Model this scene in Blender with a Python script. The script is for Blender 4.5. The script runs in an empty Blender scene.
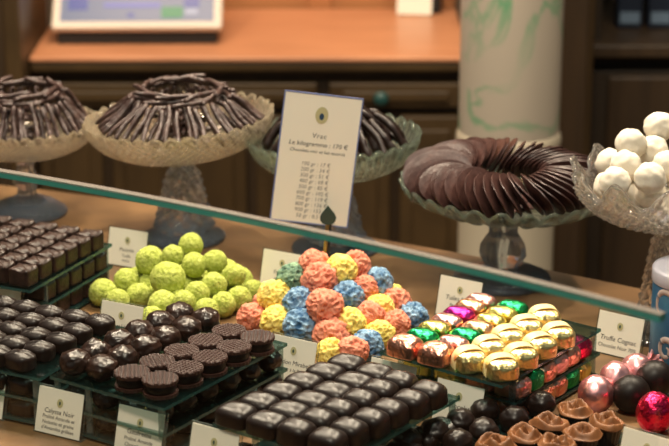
import bpy, bmesh, math, random
from mathutils import Vector, Matrix, Euler, noise
random.seed(7)
PI = math.pi
R_ = math.radians
SC = bpy.context.scene
COL = SC.collection

# ------------------------------------------------------------------ camera, world, lights, exposure
F, H, P = 1950.0, 0.76, R_(18)
cam = bpy.data.objects.new('camera', bpy.data.cameras.new('camera'))
COL.objects.link(cam)
cam.location = (0, 0, H)
cam.rotation_euler = (R_(90) - P, 0, 0)
cam.data.sensor_width = 36
cam.data.lens = F / 669 * 36
cam.data.clip_start = 0.05
cam.data.dof.use_dof = True
cam.data.dof.focus_distance = 1.91
cam.data.dof.aperture_fstop = 7.5
SC.camera = cam

w = bpy.data.worlds.new('world'); SC.world = w; w.use_nodes = True
bg = w.node_tree.nodes['Background']
bg.inputs[0].default_value = (0.50, 0.86, 0.90, 1); bg.inputs[1].default_value = 0.15

def area(name, loc, target, sx, sy, power, col):
    l = bpy.data.lights.new(name, 'AREA'); l.shape = 'RECTANGLE'; l.size = sx; l.size_y = sy
    l.energy = power; l.color = col
    o = bpy.data.objects.new(name, l); COL.objects.link(o); o.location = loc
    o.rotation_euler = (Vector(target) - Vector(loc)).to_track_quat('-Z', 'Y').to_euler()
    return o
WARM = (1.0, 0.83, 0.62)
area('ceiling_light_case', (0.05, 2.40, 1.75), (0.0, 1.9, 0.0), 1.2, 0.25, 26, WARM)
for k, (lx, ly, pw) in enumerate(((-0.75, 2.50, 17), (-0.1, 2.70, 15), (0.75, 2.40, 19))):
    area('ceiling_spot', (lx, ly, 1.50), (lx * 0.4, 1.9, 0.0), 0.10, 0.10, pw, WARM)
area('ceiling_light_front', (-0.25, 0.90, 2.0), (0.0, 1.95, 0.0), 0.6, 0.35, 28, (1.0, 0.88, 0.70))
area('ceiling_light_worktop', (-0.35, 3.55, 1.5), (-0.35, 3.78, -0.1), 1.1, 0.25, 11, (1.0, 0.72, 0.50))
vs = SC.view_settings
vs.view_transform = 'Standard'; vs.look = 'None'; vs.gamma = 1; vs.use_curve_mapping = False
vs.exposure = 0.35
SC.cycles.use_denoising = True
SC.cycles.max_bounces = 14
SC.cycles.transparent_max_bounces = 24
SC.cycles.transmission_bounces = 10
SC.cycles.sample_clamp_indirect = 4

# ------------------------------------------------------------------ picture <-> place
CX, CY = -1.74, -1.0                    # centre of the curved counter
def ray(x, y):
    dx, dy = (x - 334.5) / F, (y - 223) / F
    return Vector((dx, math.cos(P) - dy * math.sin(P), -math.sin(P) - dy * math.cos(P)))
def at(x, y, z=0.0):
    d = ray(x, y); t = (z - H) / d.z
    return Vector((t * d.x, t * d.y, z))
def atY(x, y, Y):
    d = ray(x, y); t = Y / d.y
    return Vector((t * d.x, Y, H + t * d.z))
def pol(v): return math.hypot(v.x - CX, v.y - CY), math.degrees(math.atan2(v.y - CY, v.x - CX))
def pt(r, a, z=0.0): return Vector((CX + r * math.cos(R_(a)), CY + r * math.sin(R_(a)), z))

# ------------------------------------------------------------------ materials
def mat(name):
    m = bpy.data.materials.new(name); m.use_nodes = True
    nt = m.node_tree; return m, nt, nt.nodes['Principled BSDF'], nt.nodes['Material Output']
def pmat(name, col, rough=0.5, metal=0.0, spec=0.5, bump=0, bscale=60, bdist=0.002, coat=0, var=None, vscale=20, detail=3, sheen=0, sub=0):
    m, nt, p, out = mat(name)
    p.inputs['Base Color'].default_value = (*col, 1)
    p.inputs['Roughness'].default_value = rough; p.inputs['Metallic'].default_value = metal
    p.inputs['Specular IOR Level'].default_value = spec
    p.inputs['Coat Weight'].default_value = coat
    if sub:
        p.inputs['Subsurface Weight'].default_value = sub; p.inputs['Subsurface Radius'].default_value = (0.004, 0.003, 0.002)
        p.inputs['Subsurface Scale'].default_value = 1.0
    tc = nt.nodes.new('ShaderNodeTexCoord')
    if var:
        n = nt.nodes.new('ShaderNodeTexNoise'); n.inputs['Scale'].default_value = vscale; n.inputs['Detail'].default_value = 4
        r = nt.nodes.new('ShaderNodeValToRGB'); r.color_ramp.elements[0].position = 0.35; r.color_ramp.elements[1].position = 0.68
        r.color_ramp.elements[0].color = (*col, 1); r.color_ramp.elements[1].color = (*var, 1)
        nt.links.new(tc.outputs['Object'], n.inputs['Vector']); nt.links.new(n.outputs['Fac'], r.inputs['Fac'])
        nt.links.new(r.outputs['Color'], p.inputs['Base Color'])
    if bump:
        n = nt.nodes.new('ShaderNodeTexNoise'); n.inputs['Scale'].default_value = bscale; n.inputs['Detail'].default_value = detail
        b = nt.nodes.new('ShaderNodeBump'); b.inputs['Strength'].default_value = bump; b.inputs['Distance'].default_value = bdist
        nt.links.new(tc.outputs['Object'], n.inputs['Vector']); nt.links.new(n.outputs['Fac'], b.inputs['Height'])
        nt.links.new(b.outputs['Normal'], p.inputs['Normal'])
    return m
def wood(name, c1, c2, scale=(1.2, 14, 14), rough=0.38, spec=0.5):
    m, nt, p, out = mat(name)
    tc = nt.nodes.new('ShaderNodeTexCoord'); mp = nt.nodes.new('ShaderNodeMapping'); mp.inputs['Scale'].default_value = scale
    n = nt.nodes.new('ShaderNodeTexNoise'); n.inputs['Scale'].default_value = 4; n.inputs['Detail'].default_value = 6; n.inputs['Distortion'].default_value = 0.6
    r = nt.nodes.new('ShaderNodeValToRGB'); r.color_ramp.elements[0].position = 0.3; r.color_ramp.elements[1].position = 0.72
    r.color_ramp.elements[0].color = (*c1, 1); r.color_ramp.elements[1].color = (*c2, 1)
    nt.links.new(tc.outputs['Object'], mp.inputs['Vector']); nt.links.new(mp.outputs['Vector'], n.inputs['Vector'])
    nt.links.new(n.outputs['Fac'], r.inputs['Fac']); nt.links.new(r.outputs['Color'], p.inputs['Base Color'])
    p.inputs['Roughness'].default_value = rough; p.inputs['Specular IOR Level'].default_value = spec
    return m
def clearmat(name, tint, gloss_rough=0.03, refl=1.0, ior=1.5, body=0.0, bodycol=(0.5, 0.5, 0.5), refr=0.0, bump=0, bscale=100):
    """clear sheet or pressed glass: passes light with a tint, mirrors by fresnel, a share refracts"""
    m = bpy.data.materials.new(name); m.use_nodes = True; nt = m.node_tree
    nt.nodes.remove(nt.nodes['Principled BSDF']); out = nt.nodes['Material Output']
    tr = nt.nodes.new('ShaderNodeBsdfTransparent'); tr.inputs[0].default_value = (*tint, 1)
    gl = nt.nodes.new('ShaderNodeBsdfGlossy'); gl.inputs['Roughness'].default_value = gloss_rough
    fr = nt.nodes.new('ShaderNodeFresnel')
    ge = nt.nodes.new('ShaderNodeNewGeometry'); mr = nt.nodes.new('ShaderNodeMapRange')      # a thin sheet mirrors alike from either face
    mr.inputs['To Min'].default_value = ior; mr.inputs['To Max'].default_value = 1 / ior
    nt.links.new(ge.outputs['Backfacing'], mr.inputs['Value']); nt.links.new(mr.outputs['Result'], fr.inputs['IOR'])
    base = tr.outputs[0]
    if refr:
        g = nt.nodes.new('ShaderNodeBsdfRefraction'); g.inputs[0].default_value = (*tint, 1); g.inputs['Roughness'].default_value = 0.06; g.inputs['IOR'].default_value = 1.3
        mx = nt.nodes.new('ShaderNodeMixShader'); mx.inputs[0].default_value = refr
        nt.links.new(base, mx.inputs[1]); nt.links.new(g.outputs[0], mx.inputs[2]); base = mx.outputs[0]
    if body:
        d = nt.nodes.new('ShaderNodeBsdfDiffuse'); d.inputs[0].default_value = (*bodycol, 1)
        mx = nt.nodes.new('ShaderNodeMixShader'); mx.inputs[0].default_value = body
        nt.links.new(base, mx.inputs[1]); nt.links.new(d.outputs[0], mx.inputs[2]); base = mx.outputs[0]
    mu = nt.nodes.new('ShaderNodeMath'); mu.operation = 'MULTIPLY'; mu.inputs[1].default_value = refl
    nt.links.new(fr.outputs[0], mu.inputs[0])
    mx = nt.nodes.new('ShaderNodeMixShader'); nt.links.new(mu.outputs[0], mx.inputs[0])
    nt.links.new(base, mx.inputs[1]); nt.links.new(gl.outputs[0], mx.inputs[2]); nt.links.new(mx.outputs[0], out.inputs['Surface'])
    if bump:
        tc = nt.nodes.new('ShaderNodeTexCoord')
        n = nt.nodes.new('ShaderNodeTexNoise'); n.inputs['Scale'].default_value = bscale
        b = nt.nodes.new('ShaderNodeBump'); b.inputs['Strength'].default_value = bump; b.inputs['Distance'].default_value = 0.001
        nt.links.new(tc.outputs['Object'], n.inputs['Vector']); nt.links.new(n.outputs['Fac'], b.inputs['Height'])
        nt.links.new(b.outputs['Normal'], gl.inputs['Normal']); nt.links.new(b.outputs['Normal'], fr.inputs['Normal'])
    return m
def crystal(name, tint, rough=0.02, clear=0.25, body=0.10, bodycol=(0.8, 0.7, 0.55), ior=1.5):
    m = bpy.data.materials.new(name); m.use_nodes = True; nt = m.node_tree
    nt.nodes.remove(nt.nodes['Principled BSDF']); out = nt.nodes['Material Output']
    g = nt.nodes.new('ShaderNodeBsdfGlass'); g.inputs['Color'].default_value = (*tint, 1); g.inputs['Roughness'].default_value = rough; g.inputs['IOR'].default_value = ior
    t = nt.nodes.new('ShaderNodeBsdfTransparent'); t.inputs[0].default_value = (*tint, 1)
    d = nt.nodes.new('ShaderNodeBsdfDiffuse'); d.inputs[0].default_value = (*bodycol, 1)
    a = nt.nodes.new('ShaderNodeMixShader'); a.inputs[0].default_value = clear
    b = nt.nodes.new('ShaderNodeMixShader'); b.inputs[0].default_value = body
    L = nt.links.new
    L(g.outputs[0], a.inputs[1]); L(t.outputs[0], a.inputs[2]); L(a.outputs[0], b.inputs[1]); L(d.outputs[0], b.inputs[2]); L(b.outputs[0], out.inputs['Surface'])
    return m
M = {}
M['counter'] = wood('counter_wood', (0.095, 0.048, 0.019), (0.23, 0.125, 0.052), (3, 3, 12), 0.42)
M['worktop'] = wood('worktop_wood', (0.50, 0.21, 0.10), (0.62, 0.28, 0.14), (1.5, 10, 10), 0.35)
M['panel'] = wood('panel_wood', (0.042, 0.024, 0.009), (0.070, 0.040, 0.014), (2, 12, 2), 0.45)
M['darkwood'] = wood('dark_wood', (0.026, 0.015, 0.007), (0.048, 0.027, 0.012), (8, 8, 1), 0.5)
M['backpanel'] = wood('back_panel_wood', (0.42, 0.17, 0.065), (0.54, 0.23, 0.09), (1.5, 10, 2), 0.4)
M['deepwood'] = wood('deep_wood', (0.018, 0.011, 0.006), (0.032, 0.020, 0.010), (8, 8, 1), 0.55)
M['floor'] = wood('floor_wood', (0.06, 0.035, 0.02), (0.10, 0.06, 0.03), (1, 6, 1), 0.5)
M['wall'] = pmat('wall_paint', (0.16, 0.11, 0.075), 0.7)
M['choc'] = pmat('dark_chocolate', (0.0095, 0.0040, 0.0030), 0.36, spec=0.36, bump=0.10, bscale=90, var=(0.014, 0.0060, 0.0044), vscale=40)
M['cocoa'] = pmat('matte_dark_chocolate', (0.013, 0.0055, 0.0042), 0.40, spec=0.40, bump=0.5, bscale=260, var=(0.045, 0.019, 0.014), vscale=90)
M['stick'] = pmat('stick_chocolate', (0.026, 0.0125, 0.0105), 0.38, spec=0.55, bump=0.6, bscale=300, var=(0.062, 0.032, 0.027), vscale=120)
M['tuile'] = pmat('tile_chocolate', (0.034, 0.0145, 0.0125), 0.38, spec=0.42, bump=0.3, bscale=180, var=(0.070, 0.032, 0.027), vscale=60)
M['rocher'] = pmat('nutty_chocolate', (0.012, 0.0048, 0.0034), 0.28, spec=0.45, bump=0.45, bscale=150, var=(0.032, 0.013, 0.0085), vscale=60)
M['wafer'] = pmat('wafer_chocolate', (0.046, 0.018, 0.0135), 0.42, spec=0.35, bump=0.2, bscale=300)
M['milk'] = pmat('milk_chocolate', (0.15, 0.056, 0.020), 0.45, spec=0.3, var=(0.25, 0.10, 0.038), vscale=90, bump=0.2, bscale=150)
M['white'] = pmat('sugar_white', (0.60, 0.55, 0.46), 0.85, bump=0.25, bscale=180, sub=0.15)
M['green'] = pmat('pistachio_crumb', (0.29, 0.345, 0.040), 0.9, bump=1.0, bscale=330, bdist=0.003, var=(0.52, 0.56, 0.13), vscale=260)
def crumb(name, c, v): return pmat(name, c, 0.75, bump=0.8, bscale=240, bdist=0.002, var=v, vscale=110)
M['pinkc'] = crumb('pink_coating', (0.60, 0.165, 0.095), (0.74, 0.29, 0.185))
M['yellowc'] = crumb('yellow_coating', (0.74, 0.53, 0.085), (0.86, 0.68, 0.20))
M['bluec'] = crumb('blue_coating', (0.022, 0.10, 0.23), (0.30, 0.46, 0.62))
M['dgreenc'] = crumb('green_coating', (0.022, 0.085, 0.060), (0.30, 0.45, 0.28))
def foil(name, c, rough=0.30): return pmat(name, c, rough, metal=1.0, bump=0.7, bscale=170, bdist=0.003, detail=2)
M['gold'] = foil('gold_foil', (1.0, 0.76, 0.33), 0.34)
M['goldpaper'] = pmat('gold_band', (0.95, 0.76, 0.38), 0.45, metal=0.3)
M['copper'] = foil('copper_foil', (0.92, 0.40, 0.28))
M['pinkf'] = foil('pink_foil', (0.95, 0.48, 0.42))
M['eggpink'] = pmat('rose_foil', (0.93, 0.44, 0.45), 0.34, metal=0.95, bump=0.5, bscale=85, bdist=0.003, detail=1)
M['orangef'] = foil('orange_foil', (0.95, 0.50, 0.28))
M['yellowf'] = foil('yellow_foil', (0.88, 0.74, 0.20))
M['greenf'] = foil('green_foil', (0.02, 0.42, 0.13))
M['magentaf'] = foil('magenta_foil', (0.62, 0.03, 0.30))
M['redf'] = foil('red_foil', (0.78, 0.02, 0.09))
M['sheet'] = clearmat('clear_plate', (0.54, 0.70, 0.68), 0.03, 0.7, body=0.16, bodycol=(0.006, 0.020, 0.019))
M['base_plate'] = clearmat('dark_plate', (0.30, 0.42, 0.40), 0.06, 0.9, body=0.75, bodycol=(0.008, 0.025, 0.024))  # for the lowest plate, darker and more opaque than the sheets above
M['sheetedge'] = clearmat('plate_edge', (0.35, 0.62, 0.56), 0.1, 0.8, body=0.55, bodycol=(0.05, 0.13, 0.12))
M['acrylic'] = clearmat('frosted_leg', (0.72, 0.80, 0.77), 0.2, 0.6, body=0.25, bodycol=(0.36, 0.40, 0.37))
M['holder'] = clearmat('clear_holder', (0.93, 0.95, 0.93), 0.05, 0.8)
M['holderedge'] = clearmat('holder_edge', (0.75, 0.82, 0.78), 0.1, 0.8, body=0.35, bodycol=(0.30, 0.36, 0.33))
M['pane'] = clearmat('guard_pane', (0.98, 0.995, 0.99), 0.0, 0.55)
M['paneedge'] = clearmat('pane_edge_green', (0.30, 0.66, 0.58), 0.08, 0.8, body=0.6, bodycol=(0.09, 0.42, 0.35))
M['panetop'] = clearmat('pane_edge_top', (0.8, 0.8, 0.78), 0.2, 0.6, body=0.45, bodycol=(0.34, 0.29, 0.26))  # pinkish body colour stands in for lamps mirrored in the top face
M['crystal'] = crystal('pressed_glass', (0.98, 0.97, 0.94), 0.04, 0.20, 0.09, (0.95, 0.80, 0.58))  # warm body colour stands in for light refracted in the bowls
M['crystalclear'] = crystal('clear_cut_glass', (0.97, 0.97, 0.97), 0.02, 0.25, 0.05, (0.75, 0.72, 0.66))
M['crystalgreen'] = crystal('greenish_glass', (0.93, 0.98, 0.95), 0.03, 0.20, 0.04, (0.60, 0.66, 0.56))
M['crystalbluelit'] = crystal('bluelit_glass', (0.93, 0.96, 0.99), 0.03, 0.18, 0.13, (0.44, 0.52, 0.66))  # blue light on stem and foot facets put into the body colour
M['card'] = pmat('cream_card', (0.86, 0.80, 0.67), 0.7)
M['ink'] = pmat('dark_ink', (0.045, 0.04, 0.045), 0.7)
M['greyink'] = pmat('grey_ink', (0.25, 0.235, 0.22), 0.7)
M['emblem'] = pmat('emblem_yellow', (0.50, 0.45, 0.24), 0.7)
M['emblemdark'] = pmat('emblem_dark', (0.05, 0.09, 0.06), 0.7)
M['emblemblue'] = pmat('emblem_blue', (0.02, 0.05, 0.10), 0.7)
M['cardedge'] = pmat('card_edge_blue', (0.16, 0.20, 0.40), 0.5)
M['spade'] = pmat('spade_green', (0.012, 0.055, 0.050), 0.4)
M['brass'] = pmat('brass', (0.55, 0.36, 0.12), 0.3, metal=1)
M['darkmetal'] = pmat('dark_metal', (0.02, 0.02, 0.02), 0.4)
M['bluetin'] = pmat('blue_tin', (0.014, 0.075, 0.17), 0.4, var=(0.03, 0.15, 0.25), vscale=25)
M['tinbeige'] = pmat('tin_ornament', (0.42, 0.34, 0.31), 0.5)
M['tinlid'] = pmat('tin_lid', (0.40, 0.40, 0.47), 0.35)
M['bezel'] = pmat('tablet_frame', (0.72, 0.62, 0.52), 0.4)
M['black'] = pmat('black_plastic', (0.012, 0.012, 0.012), 0.5)
def emat(name, col, e=1.0):
    m = pmat(name, (0.02, 0.02, 0.02), 0.3); p = m.node_tree.nodes['Principled BSDF']
    p.inputs['Emission Color'].default_value = (*col, 1); p.inputs['Emission Strength'].default_value = e; return m
M['screen'] = emat('screen_grey', (0.17, 0.19, 0.26), 0.9)
M['icongreen'] = emat('icon_green', (0.0, 0.20, 0.07)); M['iconblue'] = emat('icon_blue', (0.06, 0.08, 0.26))
M['iconpurple'] = emat('icon_purple', (0.16, 0.16, 0.40)); M['iconlight'] = emat('icon_light', (0.36, 0.36, 0.42))
M['bookblue'] = pmat('navy_box', (0.008, 0.014, 0.030), 0.5); M['bookpale'] = pmat('pale_label', (0.14, 0.20, 0.28), 0.5)
def marble():
    m, nt, p, out = mat('marble')
    tc = nt.nodes.new('ShaderNodeTexCoord')
    mp = nt.nodes.new('ShaderNodeMapping'); mp.inputs['Scale'].default_value = (1, 1, 0.55); mp.inputs['Rotation'].default_value = (0.2, 0.5, 0)
    n = nt.nodes.new('ShaderNodeTexNoise'); n.inputs['Scale'].default_value = 7.5; n.inputs['Detail'].default_value = 5; n.inputs['Distortion'].default_value = 1.2
    s = nt.nodes.new('ShaderNodeMath'); s.operation = 'SUBTRACT'; s.inputs[1].default_value = 0.5
    a = nt.nodes.new('ShaderNodeMath'); a.operation = 'ABSOLUTE'
    r = nt.nodes.new('ShaderNodeValToRGB'); r.color_ramp.elements[0].position = 0.0; r.color_ramp.elements[1].position = 0.034
    r.color_ramp.elements[0].color = (0.11, 0.26, 0.14, 1); r.color_ramp.elements[1].color = (0.36, 0.31, 0.25, 1)
    n2 = nt.nodes.new('ShaderNodeTexNoise'); n2.inputs['Scale'].default_value = 4.2; n2.inputs['Detail'].default_value = 2
    r2 = nt.nodes.new('ShaderNodeValToRGB'); r2.color_ramp.elements[0].position = 0.42; r2.color_ramp.elements[1].position = 0.60
    mx = nt.nodes.new('ShaderNodeMix'); mx.data_type = 'RGBA'
    L = nt.links.new
    L(tc.outputs['Object'], mp.inputs['Vector']); L(mp.outputs['Vector'], n.inputs['Vector']); L(tc.outputs['Object'], n2.inputs['Vector'])
    L(n.outputs['Fac'], s.inputs[0]); L(s.outputs[0], a.inputs[0]); L(a.outputs[0], r.inputs['Fac']); L(n2.outputs['Fac'], r2.inputs['Fac'])
    L(r2.outputs['Color'], mx.inputs['Factor']); mx.inputs['A'].default_value = (0.36, 0.31, 0.25, 1); L(r.outputs['Color'], mx.inputs['B'])
    L(mx.outputs['Result'], p.inputs['Base Color']); p.inputs['Roughness'].default_value = 0.35
    return m
M['marble'] = marble()
M['cream'] = pmat('cream_stone', (0.37, 0.32, 0.24), 0.45)

# ------------------------------------------------------------------ object helpers
def tag(o, label=None, cat=None, group=None, kind=None):
    if label: o['label'] = label
    if cat: o['category'] = cat
    if group: o['group'] = group
    if kind: o['kind'] = kind
    return o
def link(name, me, parent=None, loc=(0, 0, 0), rot=(0, 0, 0)):
    o = bpy.data.objects.new(name, me); COL.objects.link(o)
    o.location = loc; o.rotation_euler = rot
    if parent: o.parent = parent
    return o
def thing(name, label, cat, loc=(0, 0, 0), rz=0, group=None):
    return tag(link(name, None, None, loc, (0, 0, rz)), label, cat, group)
def copy_tree(o, parent=None):
    c = o.copy(); COL.objects.link(c)
    if parent: c.parent = parent
    for ch in KIDS.get(o.name, []): copy_tree(ch, c)
    return c
KIDS = {}
def mesh(name, verts, faces, mats, smooth=True, fm=None):
    me = bpy.data.meshes.new(name); me.from_pydata([tuple(v) for v in verts], [], faces); me.update()
    for m in (mats if isinstance(mats, (list, tuple)) else [mats]): me.materials.append(m)
    bm = bmesh.new(); bm.from_mesh(me); bmesh.ops.recalc_face_normals(bm, faces=bm.faces); bm.to_mesh(me); bm.free()
    if smooth: me.polygons.foreach_set('use_smooth', [True] * len(me.polygons)); me.set_sharp_from_angle(angle=R_(58))
    if fm: me.polygons.foreach_set('material_index', fm)
    return me
def box_bm(bm, c, s, rot=None, bevel=0):
    r = bmesh.ops.create_cube(bm, size=1)
    mtx = Matrix.Translation(Vector(c)) @ (rot.to_4x4() if rot else Matrix()) @ Matrix.Diagonal((*s, 1))
    bmesh.ops.transform(bm, matrix=mtx, verts=r['verts'])
    if bevel:
        es = list({e for v in r['verts'] for e in v.link_edges})
        bmesh.ops.bevel(bm, geom=es, offset=bevel, segments=2, affect='EDGES', profile=0.5)
def bm_mesh(name, bm, m, smooth=False):
    me = bpy.data.meshes.new(name); bm.to_mesh(me); bm.free()
    for x in (m if isinstance(m, (list, tuple)) else [m]): me.materials.append(x)
    if smooth: me.polygons.foreach_set('use_smooth', [True] * len(me.polygons))
    return me
def box(name, c, s, m, parent=None, rot=None, bevel=0.0):
    bm = bmesh.new(); box_bm(bm, (0, 0, 0), s, rot, bevel)
    return link(name, bm_mesh(name, bm, m), parent, c)
def lathe_me(name, prof, m, N=64, mod=None, closed=False, smooth=True, cap=True):
    """prof: list of (r, z); mod(a, i, r, z) -> (r, z)"""
    vs_, fs = [], []
    for i, (r, z) in enumerate(prof):
        for j in range(N):
            a = 2 * PI * j / N
            rr, zz = mod(a, i, r, z) if mod else (r, z)
            vs_.append((rr * math.cos(a), rr * math.sin(a), zz))
    n = len(prof)
    for i in range(n if closed else n - 1):
        i2 = (i + 1) % n
        for j in range(N):
            k = (j + 1) % N
            fs.append((i * N + j, i * N + k, i2 * N + k, i2 * N + j))
    if not closed and cap:
        fs.append(tuple(range(N - 1, -1, -1))); fs.append(tuple(range((n - 1) * N, n * N)))
    return mesh(name, vs_, fs, m, smooth)
def tube_bm(bm, pts, r, seg=8, rad=None):
    pts = [Vector(p) for p in pts]; rings = []
    for i, p in enumerate(pts):
        t = (pts[min(i + 1, len(pts) - 1)] - pts[max(i - 1, 0)]).normalized()
        up = Vector((0, 0, 1)) if abs(t.z) < 0.9 else Vector((1, 0, 0))
        a = t.cross(up).normalized(); b = t.cross(a)
        rr = rad[i] if rad else r
        rings.append([bm.verts.new(p + (a * math.cos(2 * PI * j / seg) + b * math.sin(2 * PI * j / seg)) * rr) for j in range(seg)])
    for i in range(len(rings) - 1):
        for j in range(seg):
            bm.faces.new((rings[i][j], rings[i][(j + 1) % seg], rings[i + 1][(j + 1) % seg], rings[i + 1][j]))
    bm.faces.new(rings[0][::-1]); bm.faces.new(rings[-1])
def ico_me(name, rad, m, f, sub=4, squash=1.0):
    """lumpy ball; f(unit normal) -> radius factor"""
    bm = bmesh.new(); bmesh.ops.create_icosphere(bm, subdivisions=sub, radius=1)
    for v in bm.verts:
        n = v.co.normalized(); v.co = n * rad * f(n); v.co.z *= squash
    return bm_mesh(name, bm, m, True)
def pill_me(name, a, b, h, n, m, dome=0.45, top=None, N=40, jig=0.0, taper=0.0):
    """moulded chocolate: superellipse outline a x b, straight side, domed top; origin at base centre"""
    rings = [(0.0, 0.0), (0.90, 0.0), (0.98, 0.04 * h), (1.0, 0.12 * h)]
    hs = h * (1 - dome); rings.append((1.0 - taper, hs * 0.85)); rings.append((0.995 - taper, hs))
    for k in range(1, 10):
        t = k / 9 * PI / 2
        rings.append(((1 - taper) * max(math.cos(t), 0.0) ** 0.85, hs + dome * h * math.sin(t)))
    vs_, fs = [], []
    K = len(rings)
    for (s, z) in rings:
        for j in range(N):
            t = 2 * PI * j / N; c, q = math.cos(t), math.sin(t)
            x = a * s * math.copysign(abs(c) ** (2 / n), c); y = b * s * math.copysign(abs(q) ** (2 / n), q)
            zz = z
            if top and z > hs * 0.9: zz = z + top(x / a, y / b) * h
            if jig:
                d = noise.noise_vector(Vector((x, y, zz)) * 140 + Vector((a * 999, b * 777, h * 555))) * jig
                x += d.x; y += d.y
                if z > 0.01 * h: zz += d.z
            vs_.append((x, y, max(zz, 0)))
    for i in range(K - 1):
        for j in range(N):
            k = (j + 1) % N; fs.append((i * N + j, i * N + k, (i + 1) * N + k, (i + 1) * N + j))
    return mesh(name, vs_, fs, m)
ORD = ['first', 'second', 'third', 'fourth', 'fifth', 'sixth', 'seventh', 'eighth', 'ninth']
def rowname(i, n): return 'front row' if i == 0 else ('rearmost row' if i == n - 1 else ORD[i] + ' row back')

# ------------------------------------------------------------------ the setting: floor, back wall, back cabinets, column
YB = 3.60
o = box('floor', (0, 0.0, -0.975), (9.0, 8.4, 0.05), M['floor']); tag(o, 'dark floor under the shop counter', 'floor', kind='structure')
o = box('wall_back', (0, 4.12, 0.25), (5.0, 0.06, 2.4), M['wall']); tag(o, 'brown back wall behind the wooden cabinets', 'wall', kind='structure')
for side, x in (('left', -2.6), ('right', 2.6)):
    o = box('wall_' + side, (x, 0.1, 0.25), (0.06, 8.0, 2.4), M['wall']); tag(o, f'brown side wall of the shop on the {side}', 'wall', kind='structure')
o = box('wall_front', (0, -3.93, 0.25), (5.2, 0.06, 2.4), M['wall']); tag(o, 'brown wall of the shop behind the viewer', 'wall', kind='structure')

xl = atY(29, 57, YB).x; zt = atY(200, 57, YB).z; xr = atY(470, 57, YB).x
# worktop: one continuous slab
o = thing('worktop', 'warm brown wooden worktop that carries the tablet behind the counter', 'worktop', ((xl + xr) / 2, YB, zt - 0.02))
box('slab', (0, 0.225, 0.015), (xr - xl, 0.45, 0.010), M['worktop'], o, bevel=0.003)
box('edge_moulding', (0, 0.225, 0.000), (xr - xl, 0.44, 0.020), M['panel'], o, bevel=0.004); box('under_moulding', (0, 0.230, -0.016), (xr - xl, 0.42, 0.012), M['darkwood'], o, bevel=0.003)  # dark wood of the mouldings carries the unlit look of the worktop front
zw = zt
# sideboard under it, drawers row then doors
zb = zw - 0.0435
sb = thing('sideboard', 'dark wooden sideboard with drawers under the brown worktop', 'cabinet', ((xl + xr) / 2, YB + 0.02, -0.95))
wd = xr - xl
def zrow(y): return atY(200, y, YB + 0.02).z
box('carcass', (0, 0.22, (zb + 0.95) / 2), (wd, 0.40, zb + 0.95), M['darkwood'], sb)
def front(nm, x0, x1, y0, y1, knob=True, kn='knob'):
    z1, z0 = zrow(y0), zrow(y1)
    d = box(nm, ((x0 + x1) / 2, 0.008, (z0 + z1) / 2 + 0.95), (x1 - x0, 0.026, z1 - z0), M['panel'], sb, bevel=0.003)
    bm = bmesh.new(); box_bm(bm, (0, 0, 0), (x1 - x0 - 0.05, 0.010, max(z1 - z0 - 0.05, 0.02)), None, 0.003)
    link('raised_panel', bm_mesh('raised_panel', bm, M['panel']), d, (0, -0.016, 0))
    if knob:
        k = lathe_me('knob', [(0.006, 0), (0.006, 0.012), (0.013, 0.016), (0.015, 0.022), (0.011, 0.028), (0.003, 0.030)], M['spade'], 20)
        link(kn, k, d, knob if isinstance(knob, tuple) else (0, -0.018, 0), (PI / 2, 0, 0))
for i in range(3):
    x0 = -wd / 2 + wd / 3 * i + 0.012; x1 = x0 + wd / 3 - 0.024
    kx = 0 if i < 2 else atY(381, 95, YB).x - (xl + xr) / 2 - (x0 + x1) / 2
    front('drawer', x0, x1, 83, 107, (kx, -0.018, 0) if i == 2 else False)
for i in range(6):
    x0 = -wd / 2 + wd / 6 * i + 0.010; x1 = x0 + wd / 6 - 0.02
    front('door', x0, x1, 116, 330, False)
# panel behind the worktop
yb2 = atY(200, 14, YB + 0.42)
o = thing('back_panel', 'orange brown wooden panel rising behind the worktop', 'panel', ((xl + xr) / 2, YB + 0.487, zw - 0.04))
box('board', (0, 0, 0.30), (wd, 0.03, 0.60), M['backpanel'], o)
for i in range(4): box('stile', (-wd / 2 + 0.03 + (wd - 0.06) / 3 * i, -0.02, 0.30), (0.05, 0.016, 0.60), M['backpanel'], o, bevel=0.003)
# posts either side
xp = atY(29, 100, YB - 0.05).x
o = thing('wooden_post', 'dark wooden upright at the left end of the worktop', 'post', (xp - 0.137, YB + 0.1, -0.95))
box('shaft', (0, 0, 0.95), (0.26, 0.34, 1.9), M['panel'], o, bevel=0.006)
box('pilaster', (0.02, -0.18, 0.95), (0.16, 0.03, 1.9), M['darkwood'], o, bevel=0.005)
x0, x1 = atY(540, 100, YB - 0.1).x, atY(592, 100, YB - 0.1).x
o = thing('wooden_post', 'brown wooden upright standing right behind the marble column', 'post', ((x0 + x1) / 2, YB + 0.08, -0.95))
box('shaft', (0, 0, 0.95), (x1 - x0, 0.36, 1.9), M['panel'], o, bevel=0.006)
box('pilaster', (0.012, -0.19, 0.95), (0.045, 0.02, 1.9), M['darkwood'], o, bevel=0.004)
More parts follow.
